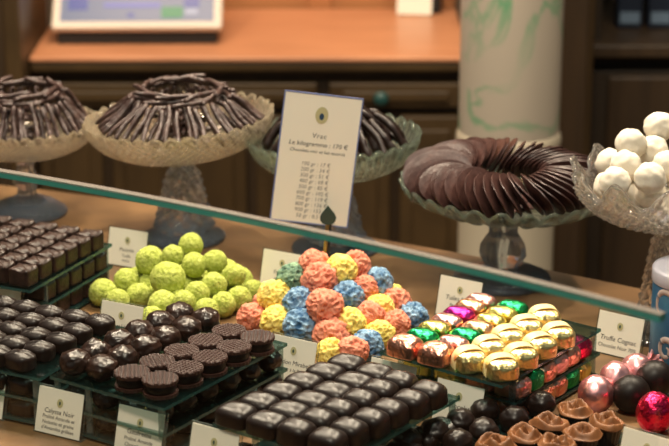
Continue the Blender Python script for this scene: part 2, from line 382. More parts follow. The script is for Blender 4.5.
# right cabinet with an open shelf of navy boxes
xa, xb_ = x1, x1 + 0.75
zs = atY(630, 44, YB).z; zs2 = atY(630, 57, YB).z
cb = thing('shelf_cabinet', 'dark wooden cabinet with open shelf of navy boxes beside the column', 'cabinet', ((xa + xb_) / 2, YB + 0.02, -0.95))
wc = xb_ - xa
box('carcass', (0, 0.20, (zs2 + 0.95) / 2), (wc, 0.36, zs2 + 0.95), M['deepwood'], cb)
box('shelf_board', (0, 0.18, (zs + zs2) / 2 + 0.95), (wc, 0.42, zs - zs2), M['darkwood'], cb, bevel=0.004)
box('back_board', (0, 0.38, zs + 0.95 + 0.35), (wc, 0.02, 0.70), M['deepwood'], cb)
for s in (-1, 1): box('side_panel', (s * (wc / 2 - 0.015), 0.19, zs + 0.95 + 0.35), (0.03, 0.36, 0.70), M['deepwood'], cb)
for i in range(3):
    xx = -wc / 2 + wc / 3 * (i + 0.5); zc = zrow(130) + 0.95
    d = box('door', (xx, 0.008, (zs2 + 0.95) / 2 + 0.02), (wc / 3 - 0.015, 0.024, zs2 + 0.95 - 0.10), M['deepwood'], cb, bevel=0.003)
    link('raised_panel', bm_mesh('raised_panel', (lambda b: (box_bm(b, (0, 0, 0), (wc / 3 - 0.09, 0.012, 0.55), None, 0.004), b)[1])(bmesh.new()), M['darkwood']), d, (0, -0.016, 0.10))
for i, px in enumerate((630, 661)):
    b = atY(px, 38, YB + 0.12)
    t = thing('navy_box', ['navy blue box with pale label, left one on the dark shelf', 'navy blue box with pale label at the right edge of the dark shelf'][i], 'box', (b.x, YB + 0.16, zs), 0, 'navy boxes on the back shelf')
    box('carton', (0, 0, 0.12), (0.048, 0.05, 0.24), M['bookblue'], t, bevel=0.003)
    box('paper_label', (0, -0.0265, 0.022), (0.038, 0.002, 0.022), M['bookpale'], t)
    box('emblem', (0, -0.0265, 0.085), (0.034, 0.002, 0.045), M['bookpale'], t) if False else None

# marble column
YC = 3.02
c0 = atY(509.5, 100, YC); rc = 50.5 / 669 * 36 / cam.data.lens * (YC * math.cos(P) + (H - c0.z) * math.sin(P))
zring = atY(509, 138, YC).z
o = thing('column_marble', 'round pale marble column with green veins behind the cake stands', 'column', (c0.x, YC, -0.95)); o['kind'] = 'structure'
link('shaft', lathe_me('shaft', [(rc, zring + 0.95), (rc, 2.4)], M['marble'], 64), o)
link('ring', lathe_me('ring', [(rc * 0.98, zring + 0.93), (rc * 1.02, zring + 0.937), (rc * 1.045, zring + 0.945), (rc * 1.045, zring + 0.953), (rc * 1.02, zring + 0.962), (rc * 0.98, zring + 0.966)], M['cream'], 64), o)
link('plinth', lathe_me('plinth', [(rc * 1.25, 0), (rc * 1.25, 0.08), (rc * 0.96, 0.10), (rc * 0.96, zring + 0.94)], M['cream'], 64), o)

# ------------------------------------------------------------------ the counter, curved, and its glass guard
def arc_me(name, r0, r1, z0, z1, a0, a1, m, n=60, fm=None):
    vs_, fs, mi = [], [], []
    for i in range(n + 1):
        a = a0 + (a1 - a0) * i / n
        for (r, z) in ((r0, z0), (r1, z0), (r1, z1), (r0, z1)): vs_.append(pt(r, a, z))
    for i in range(n):
        for k in range(4):
            fs.append((i * 4 + k, i * 4 + (k + 1) % 4, (i + 1) * 4 + (k + 1) % 4, (i + 1) * 4 + k)); mi.append(k if fm else 0)
    fs += [(0, 1, 2, 3), tuple(n * 4 + k for k in (3, 2, 1, 0))]; mi += [fm and 4 or 0] * 2
    return vs_, fs, mi
A0, A1 = 46, 72
ct = thing('display_counter', 'curved wooden shop counter with warm tan top carrying the chocolates', 'counter', tuple(pt(3.4, 59, -0.95)))
inv = Matrix.Translation(-ct.location)
def arc_part(name, parent, *args, m=None, mats=None, fm=None, smooth=False):
    v, f, mi = arc_me(name, *args, m, fm=fm)
    me = mesh(name, v, f, mats or m, smooth, mi if fm else None)
    if parent: me.transform(Matrix.Translation(-parent.location))
    return link(name, me, parent)
arc_part('top_board', ct, 2.975, 3.735, -0.035, 0.0, A0, A1, m=M['counter'])
arc_part('body', ct, 3.00, 3.71, -0.95, -0.035, A0, A1, m=M['panel'])
# guard pane
AE = 49.62
gp = thing('glass_guard', 'tall curved clear glass guard with green polished top edge around the chocolates', 'glass', tuple(pt(3.055, 59, 0)))
arc_part('pane', gp, 3.050, 3.058, 0.0, 0.254, AE, A1, m=M['pane'], smooth=False)
arc_part('green_edge', gp, 3.0500, 3.0580, 0.254, 0.2585, AE, A1, m=M['paneedge'])
arc_part('polished_top', gp, 3.0500, 3.0580, 0.2585, 0.2600, AE, A1, m=M['panetop'])
for ch in gp.children:
    for p in ch.data.polygons: p.use_smooth = False

# ------------------------------------------------------------------ cake stands
def crystal_stand(label, X, Y, rimz, rad, depth, style, m_bowl, m_foot, tilt=0.0, foot_r=0.055):
    t = thing('cake_stand', label, 'cake stand', (X, Y, 0), 0, 'pressed glass cake stands')
    N = 360; th = 0.0045; K = 30
    zb_ = rimz - depth
    prof = []
    for k in range(K + 1):
        s = k / K
        if style == 'plate':
            r = 0.02 + (rad - 0.02) * s; z = zb_ + depth * (0.10 * s + 0.90 * max(0, (s - 0.45) / 0.55) ** 1.6)
        else:
            r = 0.016 + (rad - 0.016) * math.sin(s * PI / 2) ** 0.92; z = zb_ + depth * (1 - math.cos(s * PI / 2) ** 1.05)
        prof.append((r, z))
    full = prof + [(r - th * (0.6 if i < K else 0.2), z + th) for i, (r, z) in list(enumerate(prof))[::-1]]
    nsc = {'diamond': 36, 'rib': 30, 'plate': 26, 'wave': 11}[style]
    def mod(a, i, r, z):
        out = i <= K; s = (i if out else 2 * K + 1 - i) / K
        e = max(0, (s - 0.72) / 0.28) ** 2
        sc = abs(math.cos(nsc * a / 2))
        if style == 'wave':
            wv = math.cos(nsc * a) * 0.5 + 0.5
            z += e * 0.024 * (wv - 0.5); r += e * 0.007 * (wv - 0.5)
            if out: r += 0.0022 * (math.cos(40 * a + 34 * s) + math.cos(40 * a - 34 * s)) * min(1, 3 * s) * (1 - 0.5 * e)
        elif style == 'diamond':
            z += e * 0.006 * (sc - 0.5); r += e * 0.003 * (sc - 0.5)
            if out: r += 0.0014 * (math.cos(60 * a + 48 * s) + math.cos(60 * a - 48 * s)) * min(1, 3 * s)
        elif style == 'rib':
            z += e * 0.007 * (sc - 0.5); r += e * 0.004 * (sc - 0.5)
            if out: r += 0.0024 * (abs(math.sin(nsc * a)) - 0.5) * min(1, 3 * s); z += 0.0006 * math.cos(60 * s)
        else:
            z += e * 0.009 * (sc - 0.5); r += e * 0.006 * (sc - 0.5)
            if out: z += 0.0016 * math.cos(nsc * a) * min(1, 2 * s)
        return r, z
    bowl = lathe_me('bowl', [(r, z - zb_) for r, z in full], m_bowl, N, lambda a, i, r, z: mod(a, i, r, z), closed=True)
    b = link('bowl', bowl, t, (0, 0, zb_), (0, tilt, 0))
    bm = bmesh.new(); pts = []
    for j in range(N):
        a = 2 * PI * j / N; r, z = mod(a, K, rad - 0.0004, depth + th * 0.5); pts.append((r * math.cos(a), r * math.sin(a), z))
    pts += pts[:1]; tube_bm(bm, pts, 0.0013 if style != 'plate' else 0.0018, 8)
    link('rim', bm_mesh('rim', bm, m_bowl, True), b)
    sh = zb_ + 0.003
    if style in ('diamond', 'rib', 'wave'):        # bell shaped cut stem
        sp = [(0.017, sh), (0.013, sh - 0.006), (0.0145, sh - 0.014), (0.018, sh * 0.80), (0.024, sh * 0.60), (0.029, sh * 0.40), (0.033, sh * 0.24), (0.036, 0.018), (0.034, 0.013)]
        if style == 'wave': sp = [(r * 0.7, z) for r, z in sp]
        fine = []
        for i in range(len(sp) - 1):
            for q in range(5): u = q / 5; fine.append((sp[i][0] * (1 - u) + sp[i + 1][0] * u, sp[i][1] * (1 - u) + sp[i + 1][1] * u))
        fine.append(sp[-1])
        fs_ = lambda a, i, r, z: (r + 0.0019 * (math.cos(11 * a + z * 300) + math.cos(11 * a - z * 300)) * (1 if z < sh - 0.02 else 0), z)
        link('stem', lathe_me('stem', fine, m_foot, 112, fs_), t)
    elif style == 'plate':                         # collar, waisted shaft, faceted knop
        sp = [(0.022, sh), (0.024, sh - 0.004), (0.022, sh - 0.009), (0.016, sh - 0.012), (0.0155, sh - 0.030), (0.018, sh - 0.034), (0.025, sh - 0.046), (0.026, sh - 0.056), (0.020, sh - 0.066), (0.018, 0.02), (0.020, 0.013)]
        fs_ = lambda a, i, r, z: (r * (1 + 0.07 * abs(math.cos(4 * a))) - (0.0015 if 5 <= i <= 8 else 0) * math.cos(8 * a), z)
        link('stem', lathe_me('stem', sp, m_foot, 64, fs_), t)
    fp = [(0.0, 0.0), (foot_r * 0.98, 0.0), (foot_r, 0.002), (foot_r * 0.98, 0.005), (foot_r * 0.80, 0.009), (0.036, 0.014), (0.02, 0.0165), (0, 0.017)]
    link('foot', lathe_me('foot', fp, m_foot, 96, lambda a, i, r, z: (r * (1 + 0.02 * abs(math.cos(12 * a))), z + (0.001 * math.cos(24 * a) if i in (4,) else 0)), cap=False), t)
    return t, zb_
def simple_stem(t, sh, m, rr=0.011):
    sp = [(rr * 1.6, sh), (rr, sh - 0.01), (rr * 0.9, sh * 0.75), (rr * 1.3, sh * 0.62), (rr * 1.5, sh * 0.52), (rr * 1.0, sh * 0.42), (rr * 1.2, sh * 0.25), (rr * 2.0, 0.02), (rr * 2.4, 0.013)]
    link('stem', lathe_me('stem', sp, m, 48, lambda a, i, r, z: (r * (1 + 0.06 * math.cos(8 * a)), z)), t)

S = {}
def place(key, px_foot, py_foot, px_rim, py_rim): 
    f = at(px_foot, py_foot, 0); r = atY(px_rim, py_rim, f.y); return f, r
f, r = place('a', 28, 213, 26, 124); S['a'] = (f, r, 0.092)
f, r = place('b', 188, 238, 178, 119); S['b'] = (Vector(((f.x + r.x) / 2, f.y, 0)), r, 0.113)
f, r = place('c', 335, 249, 338, 138); S['c'] = (f, r, 0.102)
f, r = place('d', 502, 280, 496, 190); S['d'] = (f, r, 0.118)
fy = 1.955; r = atY(668, 178, fy); S['e'] = (Vector((r.x, fy, 0)), r, 0.098)
st, zba = crystal_stand('pressed glass cake stand with slim stem, leftmost, cut by the picture edge', S['a'][0].x, S['a'][0].y, S['a'][1].z, S['a'][2], 0.040, 'diamond', M['crystal'], M['crystalbluelit'], 0.0, 0.050)
for ch in list(st.children):
    if ch.name.startswith('stem'): bpy.data.objects.remove(ch)
simple_stem(st, zba + 0.003, M['crystalbluelit'])
_, zbb = crystal_stand('diamond cut glass cake stand on a bell shaped stem, holding the larger stick mound', S['b'][0].x, S['b'][0].y, S['b'][1].z, S['b'][2], 0.046, 'diamond', M['crystal'], M['crystalbluelit'], R_(-4), 0.050)
_, zbc = crystal_stand('ribbed glass bowl stand behind the tall price card', S['c'][0].x, S['c'][0].y, S['c'][1].z, S['c'][2], 0.046, 'rib', M['crystalgreen'], M['crystalbluelit'], R_(-2), 0.052)
_, zbd = crystal_stand('scalloped glass plate stand holding the ring of dark chocolate slices', S['d'][0].x, S['d'][0].y, S['d'][1].z, S['d'][2], 0.024, 'plate', M['crystalgreen'], M['crystalbluelit'], R_(2.2), 0.056)
_, zbe = crystal_stand('wavy rimmed cut glass bowl stand holding the white truffles', S['e'][0].x, S['e'][0].y, S['e'][1].z, S['e'][2], 0.050, 'wave', M['crystalclear'], M['crystalclear'], 0.0, 0.045)

# chocolate sticks ------------------------------------------------------
def stick_me(name, L, r, seed, m, bend=0.004, segs=14, flat=1.0):
    rnd = random.Random(seed); bm = bmesh.new(); pts, rad = [], []
    for i in range(segs + 1):
        u = i / segs
        pts.append((bend * math.sin(u * PI) * (1 if seed % 2 else -1), 0.0012 * math.sin(u * 7 + seed), (u - 0.5) * L))
        e = 0.55 if i in (0, segs) else 1.0
        rad.append(r * e * (1 + rnd.uniform(-0.16, 0.16)))
    tube_bm(bm, pts, r, 8, rad)
    for v in bm.verts: v.co.x *= flat
    return bm_mesh(name, bm, m, True)
STK = [stick_me('chocolate_stick', 0.062, 0.0030, s, M['stick'], 0.0014, 20) for s in range(5)]
PEEL = [stick_me('chocolate_peel', 0.060, 0.0056, s + 11, M['choc'], 0.007, 14, 0.8) for s in range(4)]
def orient(o, a, b, L):
    a, b = Vector(a), Vector(b); d = (b - a); o.location = (a + b) / 2
    q = Vector((0, 0, 1)).rotation_difference(d.normalized()); q = q @ Euler((0, 0, random.uniform(0, 6.28))).to_quaternion()
    o.rotation_mode = 'XYZ'; o.rotation_euler = q.to_euler(); o.scale = (1, 1, d.length / L)
def sticks(C, zrim, R0, R1, hz, n1, n2, ntop, meshes, name, cat, L, lab_lean, lab_top, group, topR, sx=1.0):
    base = Vector((C.x, C.y, zrim))
    def put(a, b, lab):
        o = link(name, random.choice(meshes)); orient(o, a, b, L); tag(o, lab, cat, group)
    for layer, n in ((0, n1), (1, n2)):
        for i in range(n):
            a = 2 * PI * (i + random.uniform(-0.25, 0.25) + 0.5 * layer) / n; da = random.uniform(-0.05, 0.05)
            r0 = (R0 - 0.013 * layer - random.uniform(0, 0.004)); r1 = R1 - 0.013 * layer + random.uniform(-0.004, 0.004)
            z0 = -0.002 + 0.000 * layer + random.uniform(0, 0.003); z1 = hz - 0.003 * layer + random.uniform(-0.004, 0.003)
            put(base + Vector((r0 * math.cos(a), r0 * math.sin(a), z0)), base + Vector((r1 * math.cos(a + da), r1 * math.sin(a + da), z1)), lab_lean)
    for i in range(ntop):
        lay = i * 2 // ntop; a = 2 * PI * i / (ntop / 2) + lay * 0.3; rr = topR - 0.004 * lay + random.uniform(-0.003, 0.003); z = hz + 0.002 + 0.0068 * lay + random.uniform(-0.001, 0.002)
        c = base + Vector((rr * math.cos(a), rr * math.sin(a), z)); tdir = Vector((-math.sin(a + 0.25), math.cos(a + 0.25), random.uniform(-0.05, 0.08))) * 0.027
        put(c - tdir, c + tdir, lab_top)
sticks(S['a'][0], S['a'][1].z - 0.004, 0.088, 0.056, 0.041, 36, 26, 18, STK, 'chocolate_stick', 'chocolate stick', 0.062,
       'thin chocolate coated stick leaning in the mound on the leftmost cake stand', 'thin chocolate coated stick lying on top of the mound on the leftmost stand', 'chocolate sticks on the leftmost stand', 0.047)
sticks(S['b'][0], S['b'][1].z - 0.006, 0.104, 0.060, 0.036, 42, 30, 20, STK, 'chocolate_stick', 'chocolate stick', 0.062,
       'thin chocolate coated stick leaning in the mound on the bell stemmed stand', 'thin chocolate coated stick lying in the crown of the bell stemmed stand', 'chocolate sticks on the bell stemmed stand', 0.051)
# fillers that carry the crowns: sticks lying inside each mound
for key, nf, lab, grp in (('a', 16, 'thin chocolate coated stick buried inside the mound on the leftmost stand', 'chocolate sticks on the leftmost stand'), ('b', 22, 'thin chocolate coated stick buried inside the mound on the bell stemmed stand', 'chocolate sticks on the bell stemmed stand')):
    for i in range(nf):
        a = i * 2.4; lev = i % 6
        c = Vector((S[key][0].x, S[key][0].y, S[key][1].z - 0.020 + 0.0085 * lev)) + Vector((random.uniform(-.012, .012), random.uniform(-.012, .012), 0))
        d = Vector((math.cos(a), math.sin(a), 0)) * 0.030
        o = link('chocolate_stick', random.choice(STK)); orient(o, c - d, c + d, 0.062); tag(o, lab, 'chocolate stick', grp)
# chunky peel pieces on the ribbed bowl
C = S['c'][0]; zr = S['c'][1].z
for layer, n, r0, r1, z0, z1 in ((0, 24, 0.086, 0.046, -0.008, 0.030), (1, 17, 0.066, 0.024, -0.006, 0.038), (2, 8, 0.040, 0.010, 0.000, 0.042)):
    for i in range(n):
        a = 2 * PI * (i + random.uniform(-.2, .2)) / n; da = random.uniform(-.15, .15)
        o = link('chocolate_peel', random.choice(PEEL))
        orient(o, Vector((C.x + r0 * math.cos(a), C.y + r0 * math.sin(a), zr + z0)), Vector((C.x + r1 * math.cos(a + da), C.y + r1 * math.sin(a + da), zr + z1 + random.uniform(-.004, .004))), 0.060)
        tag(o, 'chunky glossy chocolate coated peel heaped in the ribbed bowl behind the price card', 'chocolate peel', 'chocolate peels in the ribbed bowl')
# ring of thin chocolate slices on the scalloped plate
def tuile_me(seed):
    rnd = random.Random(seed); N, K = 32, 6; vs_, fs = [], []
    a, b, th = 0.0375, 0.0250, 0.0052
    for side in (1, -1):
        for k in range(K + 1):
            s = k / K
            for j in range(N):
                t = 2 * PI * j / N
                x, y = a * s * math.cos(t), b * s * math.sin(t)
                z = -0.10 * (x * x / a) * 1.2 + side * th / 2 * (1 - 0.80 * s ** 2.5) + 0.0008 * noise.noise(Vector((x * 90, y * 90, seed)))
                vs_.append((x, y, z))
    n1 = (K + 1) * N
    for off in (0, n1):
        for k in range(K):
            for j in range(N):
                q = (j + 1) % N; fs.append((off + k * N + j, off + k * N + q, off + (k + 1) * N + q, off + (k + 1) * N + j))
    for j in range(N):
        q = (j + 1) % N; fs.append((K * N + j, K * N + q, n1 + K * N + q, n1 + K * N + j))
    return mesh('chocolate_slice', vs_, fs, M['tuile'])
TU = [tuile_me(s) for s in range(4)]
C = S['d'][0]; NZ = 56; tl = R_(2.2)
for i in range(NZ):
    a = 2 * PI * i / NZ
    # local x radial, y along lean, z normal (mostly tangential)
    rad = Vector((math.cos(a), math.sin(a), -0.12)).normalized(); tan = Vector((-math.sin(a), math.cos(a), 0))
    lean = R_(33 + random.uniform(-7, 7))
    yv = (Vector((0, 0, 1)) * math.cos(lean) - tan * math.sin(lean)); yv = (yv - rad * yv.dot(rad)).normalized()
    zv = rad.cross(yv)
    rr = 0.0785 + random.uniform(-0.004, 0.004)
    off = -math.sin(tl) * rr * math.cos(a)
    o = link('chocolate_slice', random.choice(TU))
    mt = Matrix((rad, yv, zv)).transposed().to_4x4()
    o.matrix_world = Matrix.Translation((C.x + rr * math.cos(a), C.y + rr * math.sin(a), S['d'][1].z - 0.008 + 0.0245 + off + random.uniform(-.001, .001))) @ mt
    tag(o, 'thin dark chocolate slice leaning in the overlapping ring on the scalloped plate', 'chocolate slice', 'chocolate slices in the ring on the scalloped plate')
for i, (dx, dy, dz, rz) in enumerate(((-0.006, -0.008, 0.010, 0.3), (0.012, 0.006, 0.014, -0.4), (-0.004, 0.002, 0.0195, 0.15))):
    o = link('chocolate_slice', TU[i]); o.location = (C.x + dx, C.y + dy, zbd + dz); o.rotation_euler = (0.08, 0.10, rz)
    tag(o, ['thin dark chocolate slice lying flat at the bottom inside the slice ring', 'thin dark chocolate slice lying inside the slice ring towards the column', 'topmost flat chocolate slice lying inside the slice ring'][i], 'chocolate slice', 'loose chocolate slices inside the ring')

# ------------------------------------------------------------------ heaps of truffles
def settle(vis, fill, r, floor=lambda x, y: 0.0, iters=500, slack=0.88):
    """vis: (point, ray origin/dir) kept on their sight lines; fill: free points; spheres pushed apart until they rest"""
    pts = [Vector(p) for p, _, _ in vis] + [Vector(p) for p in fill]
    rs = [q for _, _, q in vis] + [r] * len(fill); nv = len(vis); O = Vector((0, 0, H))
    for it in range(iters):
        for i, p in enumerate(pts): p.z -= 0.0006 if i >= nv else 0.0003
        for i in range(len(pts)):
            for j in range(i + 1, len(pts)):
                d = pts[i] - pts[j]; L = d.length; m = (rs[i] + rs[j]) * slack
                if L < m:
                    d = d / max(L, 1e-6) * (m - L) * 0.5; wi = 0.6 if i < nv else 1.0; wj = 0.6 if j < nv else 1.0
                    pts[i] += d * wi; pts[j] -= d * wj
        for i, (p, d, q) in enumerate(vis):
            v = pts[i] - O; t = v.dot(d) / d.dot(d); pts[i] += (O + d * t - pts[i]) * 0.9
        for i, p in enumerate(pts):
            f = floor(p.x, p.y) + rs[i] * 0.96
            if p.z < f: p.z = f
    return pts
def heap_target(x, y, cen, ru, rv, top, r):
    """sight line meets a cone shaped heap"""
    d = ray(x, y); O = Vector((0, 0, H)); best = None
    t = 1.5
    while t < 3.2:
        p = O + d * t; R, A = pol(p)
        dist = math.hypot((A - cen[1]) * 0.0595 / ru, (R - cen[0]) / rv)
        z = r + max(0.0, top * (1 - dist))
        if p.z <= z: return p
        t += 0.002
    return at(x, y, r)
def lumpy(name, r, m, seed, amp, freq, sharp=False, sub=4, squash=1.0, extra=None):
    ofs = Vector((seed * 3.7, seed * 1.9, seed * 5.3))
    def f(n):
        v = 1 + amp * 0.6 * noise.noise(n * 1.6 + ofs)
        if sharp:
            q = noise.noise(n * freq + ofs); q2 = noise.noise(n * freq * 1.9 + ofs * 2)
            v += amp * (1.1 - 2.4 * abs(q)) * 0.8 + amp * 0.5 * (0.5 - abs(q2))
        else:
            v += amp * 0.7 * noise.noise(n * freq + ofs) + amp * 0.35 * noise.noise(n * freq * 2.7 + ofs)
        return v
    return ico_me(name, r, m, f, sub, squash)
GT = [(191, 245, 25, 'topmost green truffle of the green heap, against the glass stand foot'),
      (150, 261, 31, 'green truffle on the upper left of the heap, beside the left rear label'),
      (173, 256, 23, 'green truffle mostly hidden at the back, left of the topmost green one'),
      (194, 265, 26, 'green truffle directly under the topmost green one'),
      (215, 262, 25, 'pointed green truffle at the upper right of the green heap'),
      (168, 279, 36, 'largest green truffle, in the middle of the green heap'),
      (234, 275, 24, 'oblong green truffle on the right slope of the green heap'),
      (214, 285, 26, 'green truffle below the pointed one in the green heap'),
      (197, 294, 26, 'green truffle right of the largest green one, a step lower'),
      (253, 291, 23, 'rightmost green truffle, next to the yellow and pink truffles'),
      (239, 299, 26, 'green truffle in the lower right corner of the heap, left of rightmost'),
      (223, 305, 26, 'green truffle low on the right, just above the waffle discs'),
      (206, 311, 26, 'green truffle at the front foot above the rear nutty chocolates'),
      (184, 302, 23, 'small green truffle below the largest one, partly covered'),
      (163, 305, 30, 'broad green truffle at the front foot under the largest one'),
      (127, 281, 27, 'green truffle on the left slope of the heap, before the left rear label'),
      (103, 293, 29, 'leftmost green truffle, beside the square chocolates'),
      (139, 296, 26, 'green truffle above the half hidden card at the front of the heap'),
      (118, 301, 24, 'green truffle behind the half hidden card, second from the left end'),
      (152, 319, 25, 'green truffle lowest in front, at the right edge of the half hidden card')]
r0 = 0.0148; cen = (3.440, 62.72)
vis = []
for x, y, d, lab in GT:
    q = r0 * (d / 27) ** 0.95; vis.append((heap_target(x, y, cen, 0.110, 0.095, 0.078, q), ray(x, y), q))
fill = [pt(cen[0] + random.uniform(-.02, .04), cen[1] + random.uniform(-0.55, 0.55), random.uniform(0.014, 0.05)) for _ in range(18)]
ps = settle(vis, fill, r0)
GM = [lumpy('green_truffle', r0, M['green'], s, 0.09, 5.0, sub=4) for s in range(5)]
for i, p in enumerate(ps):
    o = link('green_truffle', GM[i % 5], None, p, (random.uniform(0, 6), random.uniform(0, 6), random.uniform(0, 6)))
    if i < len(GT): s = vis[i][2] / r0; o.scale = (s, s, s); tag(o, GT[i][3], 'truffle', 'green truffles in the heap')
    else: tag(o, 'green truffle buried inside or behind the green heap', 'truffle', 'green truffles hidden in the heap')
CT = [(292, 279, 28, 'd', 'only dark green crinkled truffle, at the upper left of the coloured heap'),
      (314, 265, 27, 'p', 'pink crinkled truffle at the top left of the coloured heap, behind another pink'),
      (320, 281, 33, 'p', 'large pink crinkled truffle between the dark green and the top yellow one'),
      (340, 271, 29, 'y', 'topmost yellow crinkled truffle, between two pink ones'),
      (355, 266, 27, 'p', 'pink crinkled truffle highest on the right, behind the topmost yellow one'),
      (377, 283, 28, 'b', 'blue crinkled truffle highest on the right of the coloured heap'),
      (362, 290, 26, 'p', 'pink crinkled truffle tucked left of the highest blue one'),
      (274, 297, 29, 'y', 'upper of two yellow crinkled truffles at the left end of the heap'),
      (299, 303, 28, 'b', 'blue crinkled truffle directly under the dark green one'),
      (325, 307, 33, 'p', 'largest pink crinkled truffle in the middle of the coloured heap'),
      (347, 298, 30, 'b', 'blue crinkled truffle under the topmost yellow one'),
      (379, 310, 28, 'y', 'yellow crinkled truffle on the right, under the highest blue one'),
      (396, 303, 26, 'p', 'upper of two pink crinkled truffles at the right end'),
      (369, 317, 27, 'p', 'pink crinkled truffle between the two middle right yellow ones'),
      (413, 317, 25, 'b', 'pale blue crinkled truffle at the far right end, touching the foil sweets'),
      (252, 318, 26, 'p', 'leftmost pink crinkled truffle, beside the green heap'),
      (277, 323, 30, 'y', 'lower of two yellow crinkled truffles at the left end'),
      (302, 328, 33, 'b', 'large blue crinkled truffle just above the cream card'),
      (349, 325, 31, 'y', 'yellow crinkled truffle in the lower middle, right of the largest pink one'),
      (331, 335, 31, 'p', 'pink crinkled truffle at the upper right corner of the cream card'),
      (380, 335, 25, 'y', 'lowest yellow crinkled truffle on the right, beside the copper foil sweet'),
      (396, 325, 25, 'p', 'lower pink crinkled truffle behind the front copper foil sweet'),
      (367, 347, 29, 'b', 'lowest blue crinkled truffle, behind the pillow bonbons'),
      (353, 352, 26, 'p', 'lowest pink crinkled truffle, just behind the rear pillow bonbon'),
      (331, 354, 25, 'y', 'lowest yellow crinkled truffle at the right edge of the cream card')]
r1 = 0.0154; cen = (3.440, 59.85)
vis = []
for x, y, d, c, lab in CT:
    q = r1 * (d / 29) ** 0.8; vis.append((heap_target(x, y, cen, 0.112, 0.095, 0.085, q), ray(x, y), q))
fill = [pt(cen[0] + random.uniform(-.02, .04), cen[1] + random.uniform(-0.55, 0.55), random.uniform(0.015, 0.055)) for _ in range(18)]
ps = settle(vis, fill, r1)
CMs = {c: [lumpy('crinkled_truffle', r1, M[k], s + ord(c), 0.23, 3.5, True, 5) for s in range(2)] for c, k in (('d', 'dgreenc'), ('p', 'pinkc'), ('y', 'yellowc'), ('b', 'bluec'))}
for i, p in enumerate(ps):
    c = CT[i][3] if i < len(CT) else random.choice('pyb')
    o = link('crinkled_truffle', CMs[c][i % 2], None, p, (random.uniform(0, 6), random.uniform(0, 6), random.uniform(0, 6)))
    if i < len(CT): s = vis[i][2] / r1; o.scale = (s, s, s); tag(o, CT[i][4], 'truffle', 'coloured crinkled truffles in the heap')
    else: tag(o, {'p': 'pink', 'y': 'yellow', 'b': 'blue'}[c] + ' crinkled truffle buried inside or behind the coloured heap', 'truffle', 'coloured truffles hidden in the heap')
# white truffles in the wavy bowl
WT = [(659, 127, 31, 'topmost white truffle on the glass bowl at the right edge'), (631, 144, 28, 'white truffle at the upper left of the white heap'),
      (653, 151, 30, 'white truffle under the topmost one'), (611, 164, 24, 'white truffle mostly hidden at the left rear of the bowl'),
      (626, 166, 28, 'white truffle below the upper left one'), (668, 166, 27, 'white truffle cut by the picture edge in the bowl'),
      (650, 178, 28, 'white truffle in the middle of the heap near the wavy rim'), (615, 183, 33, 'largest white truffle lying against the left rim of the bowl'),
      (650, 192, 30, 'lowest white truffle behind the front rim of the glass bowl')]
r2 = 0.0165; C = S['e'][0]
def bowl_floor(x, y):
    d = math.hypot(x - C.x, y - C.y) / 0.092
    return zbe + 0.006 + 0.048 * min(d, 1.2) ** 2.2
vis = []
for (x, y, d, lab) , dy in zip(WT, (0.01, -0.01, -0.015, 0.02, -0.03, -0.03, -0.05, -0.035, -0.048)):
    vis.append((atY(x, y, C.y + dy), ray(x, y), r2 * (d / 29) ** 0.7))
fill = [Vector((C.x + random.uniform(-.04, .06), C.y + random.uniform(-.045, .06), zbe + random.uniform(0.02, 0.05))) for _ in range(10)]
ps = settle(vis, fill, r2, bowl_floor)
WM = [lumpy('white_truffle', r2, M['white'], s, 0.10, 2.5, sub=4) for s in range(3)]
for i, p in enumerate(ps):
    o = link('white_truffle', WM[i % 3], None, p, (random.uniform(0, 6), random.uniform(0, 6), 0))
    tag(o, WT[i][3] if i < len(WT) else 'white truffle buried in the glass bowl or beyond the picture edge', 'truffle', 'white truffles in the glass bowl' if i < len(WT) else 'white truffles hidden in the glass bowl')

# ------------------------------------------------------------------ tiers of clear plates
def tier_tray(label, r0, r1, a_left, a_right, zs_, turn=0.0, inset=0.0):
    """zs_: heights of the upper faces of the plates; a rectangular stack of clear sheets on small clear legs"""
    am = (a_left + a_right) / 2; rm = (r0 + r1) / 2
    t = thing('tiered_glass_tray', label, 'tray', tuple(pt(rm, am, 0)), R_(am - 90 + turn), 'tiered glass trays')
    wdt = rm * R_(a_left - a_right); dep = r1 - r0
    for z in zs_:
        q = inset if z < zs_[0] else 0.0
        bm = bmesh.new(); box_bm(bm, (0, q / 2, 0), (wdt, dep - q, 0.0032), None, 0)
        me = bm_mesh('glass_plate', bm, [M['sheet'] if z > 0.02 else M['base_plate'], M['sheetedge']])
        for p in me.polygons: p.material_index = 0 if abs(p.normal.z) > 0.5 else 1
        link('glass_plate', me, t, (0, 0, z - 0.0016))
    zt_ = zs_[0] - 0.0032
    for sx in (-0.97, -0.38, 0.97):
        for sy in (-1, 1):
            box('leg', (sx * (wdt / 2 - 0.004), sy * (dep / 2 - 0.004) + (inset if sy < 0 else 0), zt_ / 2), (0.006, 0.0025, zt_), M['acrylic'], t)
    return t, wdt, dep
SLOT = {}
def put(me_or_proto, name, r, a, z, label, cat, group, rz=0.0, kids=(), tiltx=0):
    o = link(name, me_or_proto, None, pt(r, a, z), (tiltx, 0, R_(a - 90) + rz)); tag(o, label, cat, group); return o

